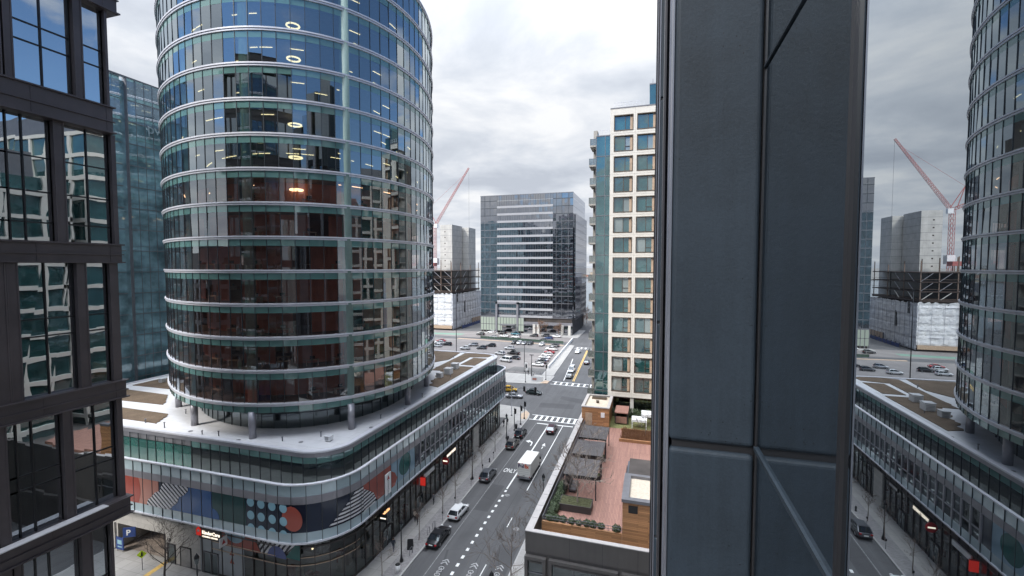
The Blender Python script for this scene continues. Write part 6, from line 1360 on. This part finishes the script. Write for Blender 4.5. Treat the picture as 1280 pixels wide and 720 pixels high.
person('person in a dark jacket crossing by the shop window glass', -31.9, 62.5, R(175), cc('grey', (.14, .14, .15)), cc('dark', (.03, .03, .035)), M['hair'], .3)
person('person in a light top on the far corner sidewalk', -37.6, 146.8, R(90), cc('white', (.6, .6, .6)), cc('dark', (.03, .03, .035)), M['hair'], .15)

# ================================================================== VEHICLES
def paintmat(n, c, metal=.3): return mat('car_paint_' + n, c, .28, metal, var=.03, coat=.25, scale=.6)
CP = dict(white=paintmat('white', (.72, .72, .72), 0), black=paintmat('black', (.010, .010, .013), .1), silver=paintmat('silver', (.42, .43, .45), .6), grey=paintmat('grey', (.12, .125, .135), .5), dark=paintmat('dark', (.035, .037, .042), .4), red=paintmat('red', (.33, .02, .03), .2), maroon=paintmat('maroon', (.055, .012, .016), .3), brown=paintmat('brown', (.11, .095, .08), .5), teal=paintmat('teal', (.03, .13, .17), .3), yellow=paintmat('yellow', (.62, .36, .02), 0), blue=paintmat('blue', (.03, .06, .16), .3), green=paintmat('green', (.015, .028, .028), .3))
STY = dict(  # length, half width, deck profile (y, z), greenhouse base y0,y1, roof y0,y1, roof z, belt z
    sedan=(4.75, .91, [(-2.37, .62), (-2.33, .86), (-2.05, .97), (-1.45, 1.0), (0.95, .95), (1.6, .90), (2.1, .78), (2.33, .62), (2.37, .5)], -1.75, 1.15, -.95, .15, 1.45, .95),
    hatch=(4.2, .88, [(-2.1, .62), (-2.08, .9), (-1.9, 1.02), (-1.3, 1.02), (.9, .97), (1.4, .92), (1.85, .8), (2.05, .62), (2.1, .5)], -1.98, 1.15, -1.45, .2, 1.5, .98),
    suv=(4.65, .94, [(-2.32, .7), (-2.3, 1.0), (-2.15, 1.1), (-1.5, 1.1), (.95, 1.06), (1.6, 1.0), (2.1, .9), (2.3, .7), (2.32, .55)], -2.18, 1.25, -1.5, .12, 1.66, 1.04),
    pickup=(5.5, .98, [(-2.75, .75), (-2.73, 1.05), (-2.6, 1.1), (-1.0, 1.1), (1.2, 1.08), (1.9, 1.05), (2.5, .98), (2.72, .8), (2.75, .6)], -.85, 1.35, -.6, .5, 1.85, 1.08),
    van=(5.2, .99, [(-2.6, .8), (-2.58, 1.15), (-2.5, 1.25), (-1.5, 1.25), (1.3, 1.22), (1.9, 1.1), (2.35, .95), (2.57, .75), (2.6, .55)], -2.52, 1.75, -2.4, .95, 2.15, 1.22))
PROTO = {}
def car_proto(style):
    L_, hw, prof, g0, g1, r0, r1, rz_, belt = STY[style]
    o = thing('parked_car', style, 'car'); m0 = CP['white']
    st = []
    ys = [-L_ / 2, -L_ / 2 + .06, -L_ / 2 + .3, -1.4, -.7, 0, .7, 1.3, L_ / 2 - .55, L_ / 2 - .22, L_ / 2 - .03]
    def hz(y):
        for (a, za), (c, zc_) in zip(prof, prof[1:]):
            if a <= y <= c: return za + (zc_ - za) * (y - a) / (c - a)
        return prof[-1][1]
    b = MB(); b.sm = True; rings = []
    for y in ys:
        f = abs(y) / (L_ / 2); wd = hw * (1 - .16 * max(0, (f - .78) / .22) ** 1.5); h = max(hz(y), .56); zb_ = .24 + .16 * max(0, (f - .85) / .15)
        pts = [(wd * .80, zb_), (wd * .97, zb_ + .10), (wd, (zb_ + h) * .5 + .05), (wd * .965, h - .13), (wd * .86, h - .015), (wd * .4, h + .03)]
        ring_ = [(x, y, z) for x, z in pts] + [(-x, y, z) for x, z in pts[::-1]]; rings.append(ring_)
    n = 12
    for rg in rings: b.v += rg
    for i in range(len(rings) - 1):
        for k in range(n): b.face([i * n + k, i * n + (k + 1) % n, (i + 1) * n + (k + 1) % n, (i + 1) * n + k])
    b.face(list(range(n))); b.face([(len(rings) - 1) * n + k for k in range(n)][::-1])
    bo = b.build('body', m0, o, True); ms = bo.modifiers.new('sub', 'SUBSURF'); ms.levels = 1; ms.render_levels = 1
    # greenhouse: glass all round, then pillars and roof in paint
    wb, wr = hw * .90, hw * .72; zr = rz_ - .05
    B = [(-wb, g0, belt), (wb, g0, belt), (wb * .96, g1, belt - .02), (-wb * .96, g1, belt - .02)]; T = [(-wr, r0, zr), (wr, r0, zr), (wr, r1, zr), (-wr, r1, zr)]
    b = MB()
    for i in range(4): j = (i + 1) % 4; b.poly([B[i], B[j], T[j], T[i]])
    b.build('cabin_glass', M['carglass'], o, True)
    b = MB()
    mid = (r0 + r1) / 2
    b.prism([(-wr - .02, r0 - .05), (wr + .02, r0 - .05), (wr + .02, r1 + .05), (-wr - .02, r1 + .05)], zr - .02, zr + .035); b.prism([(-wr + .12, r0 + .08), (wr - .12, r0 + .08), (wr - .12, r1 - .05), (-wr + .12, r1 - .05)], zr + .03, zr + .055)
    for i in range(4): b.bar(Vector(B[i]), Vector(T[i]), .075, .09)
    for sx in (-1, 1): b.bar((sx * wb * .985, g0 + (g1 - g0) * .47, belt), (sx * wr, mid, zr), .05, .1); b.bar((sx * wb, g0, belt + .01), (sx * wb * .96, g1, belt), .05, .06)
    b.build('roof', m0, o, True)
    for sx in (-1, 1):
        for y in (-L_ * .29, L_ * .305):
            r_ = .34 if style in ('sedan', 'hatch') else .38; b = MB(); b.tube([(sx * (hw - .22), y, r_), (sx * (hw - .01), y, r_)], r_, 18); w_ = b.build('wheel', M['tyre'], o, True)
            b = MB(); b.tube([(sx * (hw - .02), y, r_), (sx * (hw + .005), y, r_)], r_ * .62, 12); b.build('rim', M['rim'], w_, True)
            b = MB(); b.tube([(sx * (hw - .3), y, r_ + .03), (sx * (hw - .035), y, r_ + .03)], r_ * 1.2, 20); b.build('wheel_arch', M['black'], o, True)
        zt2 = hz(-L_ / 2 + .08); b = MB(); b.box(*sorted((sx * hw * .55, sx * hw * .86)), -L_ / 2 - .015, -L_ / 2 + .12, zt2 - .26, zt2 - .07); b.build('tail_light', M['lamp_red'], o, True)
        b = MB(); b.box(*sorted((sx * hw * .5, sx * hw * .84)), L_ / 2 - .16, L_ / 2 - .0, .60, .74); b.build('headlight', M['lamp_white'], o, True)
        b = MB(); b.box(*sorted((sx * (hw - .02), sx * (hw + .17))), g1 - .38, g1 - .2, belt, belt + .14); b.build('wing_mirror', m0, o, True)
    b = MB(); b.box(-.26, .26, -L_ / 2 - .03, -L_ / 2 + .02, .62, .75); b.build('number_plate', M['plate'], o, True)
    MB().box(-hw * .8, hw * .8, -L_ / 2 - .01, -L_ / 2 + .3, .3, .48).build('bumper_trim', M['black'], o, True); MB().box(-hw * .72, hw * .72, L_ / 2 - .35, L_ / 2 + .01, .30, .52).build('bumper_trim', M['black'], o, True)
    if style == 'pickup': b = MB(); b.box(-hw + .12, hw - .12, -2.6, -.95, 1.08, 1.135); b.build('load_bed', M['black'], o, True)
    if style == 'suv': b = MB(); [b.box(sx * (wr - .06) - .025, sx * (wr - .06) + .025, r0, r1, zr + .06, zr + .10) for sx in (-1, 1)]; b.build('roof_rail', M['mid_metal'], o, True)
    return o
for s_ in STY: PROTO[s_] = car_proto(s_)
index_children(); USED = set()
def car(style, colr, x, y, rz, lab, group=None, name='parked_car', cat='car'):
    o = dup(PROTO[style])
    o.location = (x, y, 0); o.rotation_euler = (0, 0, R(rz)); o['label'] = lab; o['category'] = cat
    if group: o['group'] = group
    elif 'group' in o: del o['group']
    for k in o.children:
        if k.name.split('.')[0] in ('body', 'roof', 'wing_mirror'):
            k.material_slots[0].link = 'OBJECT'; k.material_slots[0].material = CP[colr]
    if name != 'parked_car': o.name = name
    return o
gp = 'cars parked along the left kerb'; gl = 'cars in the parking lot'; gw = 'cars in the row facing the pale barrier'; gf = 'vehicles before the black office block'
Kp = lambda t, s: (t * K, s * K)
car('sedan', 'black', -27.05, 54.4, 0, 'black sedan parked at the left kerb, lowest in the picture', gp); car('hatch', 'white', -27.0, 60.9, -3, 'white car with dark roof panel parked ahead of the black sedan', gp)
car('suv', 'grey', -26.9, 73.4, -1, 'dark grey car parked at the left kerb behind the truck', gp); car('suv', 'brown', -26.85, 87.9, 0, 'brown grey car parked behind the black one near the corner', gp); car('suv', 'black', -26.9, 94.2, 0, 'black car parked first in line before the corner', gp)
car('suv', 'maroon', -20.9, 98.6, 0, 'dark red car waiting at the stop line, seen from behind', None, 'moving_car')
car('sedan', 'silver', *Kp(-33.6, 111.6), -82, 'silver sedan turning in the intersection', None, 'moving_car'); car('sedan', 'green', *Kp(-29.6, 116.2), -97, 'dark green black sedan crossing the intersection', None, 'moving_car')
car('suv', 'yellow', *Kp(-36.6, 117.0), -80, 'yellow taxi behind the podium corner', None, 'taxi', 'taxi')
car('sedan', 'dark', *Kp(-23.6, 137), 180, 'dark grey car waiting at the far crosswalk', None, 'moving_car'); car('van', 'white', *Kp(-24.2, 144.6), 180, 'white van waiting behind the dark grey car', None, 'moving_van', 'van'); car('hatch', 'white', *Kp(-27.3, 177), 176, 'white car alone on the far road', None, 'moving_car'); car('suv', 'black', *Kp(-21.2, 158), 2, 'dark car on the right lane of the far road', None, 'moving_car')
for st, c, t, s, rz, lab in (('suv', 'grey', -38.9, 188, 84, 'dark car at the far end of the row facing the barrier'), ('pickup', 'white', -38.3, 180, 84, 'white pickup next to the red car in the barrier row'), ('sedan', 'red', -37.8, 173.4, 84, 'bright red car in the barrier row'), ('suv', 'white', -37.6, 168, 84, 'white car just nearer than the red car'), ('sedan', 'white', -37.4, 163, 82, 'second white car nearer than the red car'), ('sedan', 'silver', -36.9, 158.6, 82, 'silver car between white cars in the barrier row'), ('suv', 'grey', -36.7, 154.4, 82, 'grey car second from the near end of the barrier row'), ('sedan', 'white', -36.7, 149.8, 82, 'white car at the near end of the barrier row')):
    car(st, c, *Kp(t, s), rz, lab, gw)
for st, c, t, s, rz, lab in (('suv', 'black', -57.3, 190.5, 170, 'black car at the left end of the far parking row'), ('hatch', 'white', -55.0, 190.4, 172, 'white car second in the far parking row'), ('sedan', 'silver', -52.6, 190.5, 172, 'silver car third in the far parking row'), ('suv', 'dark', -50.0, 190.5, 172, 'dark car at the right end of the far parking row'), ('suv', 'white', -44.6, 189.3, 175, 'white car facing the viewer alone near the far fence'), ('suv', 'silver', -72.5, 180, 100, 'silver grey car in the left part of the lot'), ('suv', 'grey', -66.5, 174.3, 95, 'grey car beside the silver one in the left lot'), ('suv', 'dark', -64.6, 180.5, 95, 'dark car right of the silver one in the left lot'), ('suv', 'white', -72.7, 171.4, 90, 'white car roof showing over the podium roof edge'), ('suv', 'white', -55.2, 176.6, 85, 'white car left of the black pickup'), ('pickup', 'black', -50.6, 167, 82, 'black pickup in the middle of the lot'), ('suv', 'white', -55.4, 165, 70, 'white car left and behind of the black pickup'), ('van', 'white', -49.4, 153.5, 70, 'white van nearest in the middle of the lot'), ('sedan', 'dark', -47.6, 158.6, 75, 'dark car behind the white van in the lot'), ('suv', 'white', -89.0, 181, 90, 'white car by the tower edge in the left lot'), ('suv', 'white', -86.3, 173.5, 90, 'second white car by the tower edge'), ('suv', 'dark', -83.8, 178, 95, 'dark car beside the white cars by the tower edge'), ('sedan', 'red', -90.5, 186, 90, 'dull red car behind the white cars by the tower edge')):
    car(st, c, *Kp(t, s), rz, lab, gl)
for st, c, t, s, rz, lab in (('suv', 'white', -77.7, 217.5, 88, 'white car leftmost before the black office block'), ('suv', 'dark', -80.5, 209.5, 88, 'dark car on the street left of the black block'), ('suv', 'black', -71.4, 216, 88, 'black car by the portal of the black block'), ('pickup', 'teal', -64.0, 215.2, 88, 'teal pickup before the black office block'), ('sedan', 'white', -67.5, 207, 88, 'white sedan in the street before the portal'), ('suv', 'white', -61.2, 206, 88, 'white car in the street right of the portal'), ('sedan', 'silver', -71.6, 203, 88, 'silver car near the verge left of the portal'), ('suv', 'dark', -54.0, 212.4, 88, 'dark car under the right shop windows of the black block'), ('suv', 'dark', -48.6, 213.6, 88, 'second dark car right of the first under the shop windows'), ('sedan', 'white', -43.2, 213.4, 88, 'white coupe rightmost before the black block'), ('sedan', 'grey', -47.0, 200.8, 88, 'grey car partly behind the green screened fence'), ('suv', 'blue', -45.5, 207, 88, 'blue car in the street right of the white coupe')):
    car(st, c, *Kp(t, s), rz, lab, gf)
for o in PROTO.values():
    for k in list(o.children):
        for g in list(k.children): bpy.data.objects.remove(g)
        bpy.data.objects.remove(k)
    bpy.data.objects.remove(o)
# box truck
TX, TY = -20.55, 74.0
o = thing('delivery_truck', 'white delivery box truck with dark and red lettering straddling the lane line', 'truck', (TX, TY, 0), None, R(-2))
b = MB(); b.box(-1.18, 1.18, 0, 5.6, .75, 3.15); bo = b.build('cargo_box', M['cream2'] if 'cream2' in M else mat('truck_white', (.70, .685, .64), .5, var=.04), o, True); mm = bo.modifiers.new('bevel', 'BEVEL'); mm.width = .05; mm.segments = 2
b = MB(); b.box(-1.0, 1.0, -.035, .0, .95, 2.35); rd = b.build('rear_door', MATS['truck_white'], o, True); b = MB(); b.box(-.2, .2, -.07, -.03, 1.0, 1.06); b.build('handle', M['mid_metal'], rd, True)
b = MB(); [b.box(-1.05, 1.05, -.045, -.03, z, z + .015) for z in (1.3, 1.65, 2.0)]; b.build('door_seam', M['mid_metal'], o, True)
b = MB(); b.box(-1.15, 1.15, -.25, 0, .5, .72); b.build('bumper', M['mid_metal'], o, True)
b = MB(); b.box(-.95, .95, 5.5, 6.4, .6, 2.3); b.extr([(-.95, 6.4, .6), (-.95, 7.5, .6), (-.95, 7.55, 1.15), (-.95, 6.85, 1.3), (-.95, 6.4, 2.3)], (1.9, 0, 0)); cb = b.build('cab', MATS['truck_white'], o, True)
b = MB(); b.extr([(-.9, 6.43, 2.25), (-.9, 6.88, 1.32), (-.9, 6.92, 1.32), (-.9, 6.47, 2.27)], (1.8, 0, 0)); b.box(-.97, .97, 5.7, 6.35, 1.4, 2.1); b.build('cab_glass', M['carglass'], o, True)
for sx in (-1, 1):
    for y in (1.3, 6.5): b = MB(); b.tube([(sx * .75, y, .42), (sx * 1.08, y, .42)], .42, 18); w_ = b.build('wheel', M['tyre'], o, True); b = MB(); b.tube([(sx * 1.07, y, .42), (sx * 1.1, y, .42)], .25, 12); b.build('rim', M['rim'], w_, True)
    b = MB(); b.box(sx * 1.02 - .08, sx * 1.02 + .08, -.05, 0, .78, .92); b.build('tail_light', M['lamp_red'], o, True)
    b = MB(); b.box(*sorted((sx * 1.0, sx * 1.25)), 6.5, 6.6, 1.4, 1.9); b.build('wing_mirror', M['black'], o, True)
b = MB(); b.box(-1.0, 1.0, 0.2, 5.6, .5, .75); b.build('chassis', M['black'], o, True)
b = MB(); [b.box(-1.0 + i * .62, -.78 + i * .62, -.06, -.0, 3.02, 3.1) for i in range(4)]; b.build('marker_light', M['lamp_red'], o, True)
def lab_text(body, m, x):
    t = text(body, .78, m, (0, 0, 0), (R(90), 0, 0), None, 'lettering', .008, sx=.92, bold=.03); t.parent = o; t.location = (x, -.06, 2.38); return t
lab_text('Fed', mat('truck_purple', (.05, .025, .10), .4), -1.02); lab_text('Ex', mat('truck_orange', (.75, .12, .03), .4), .12)
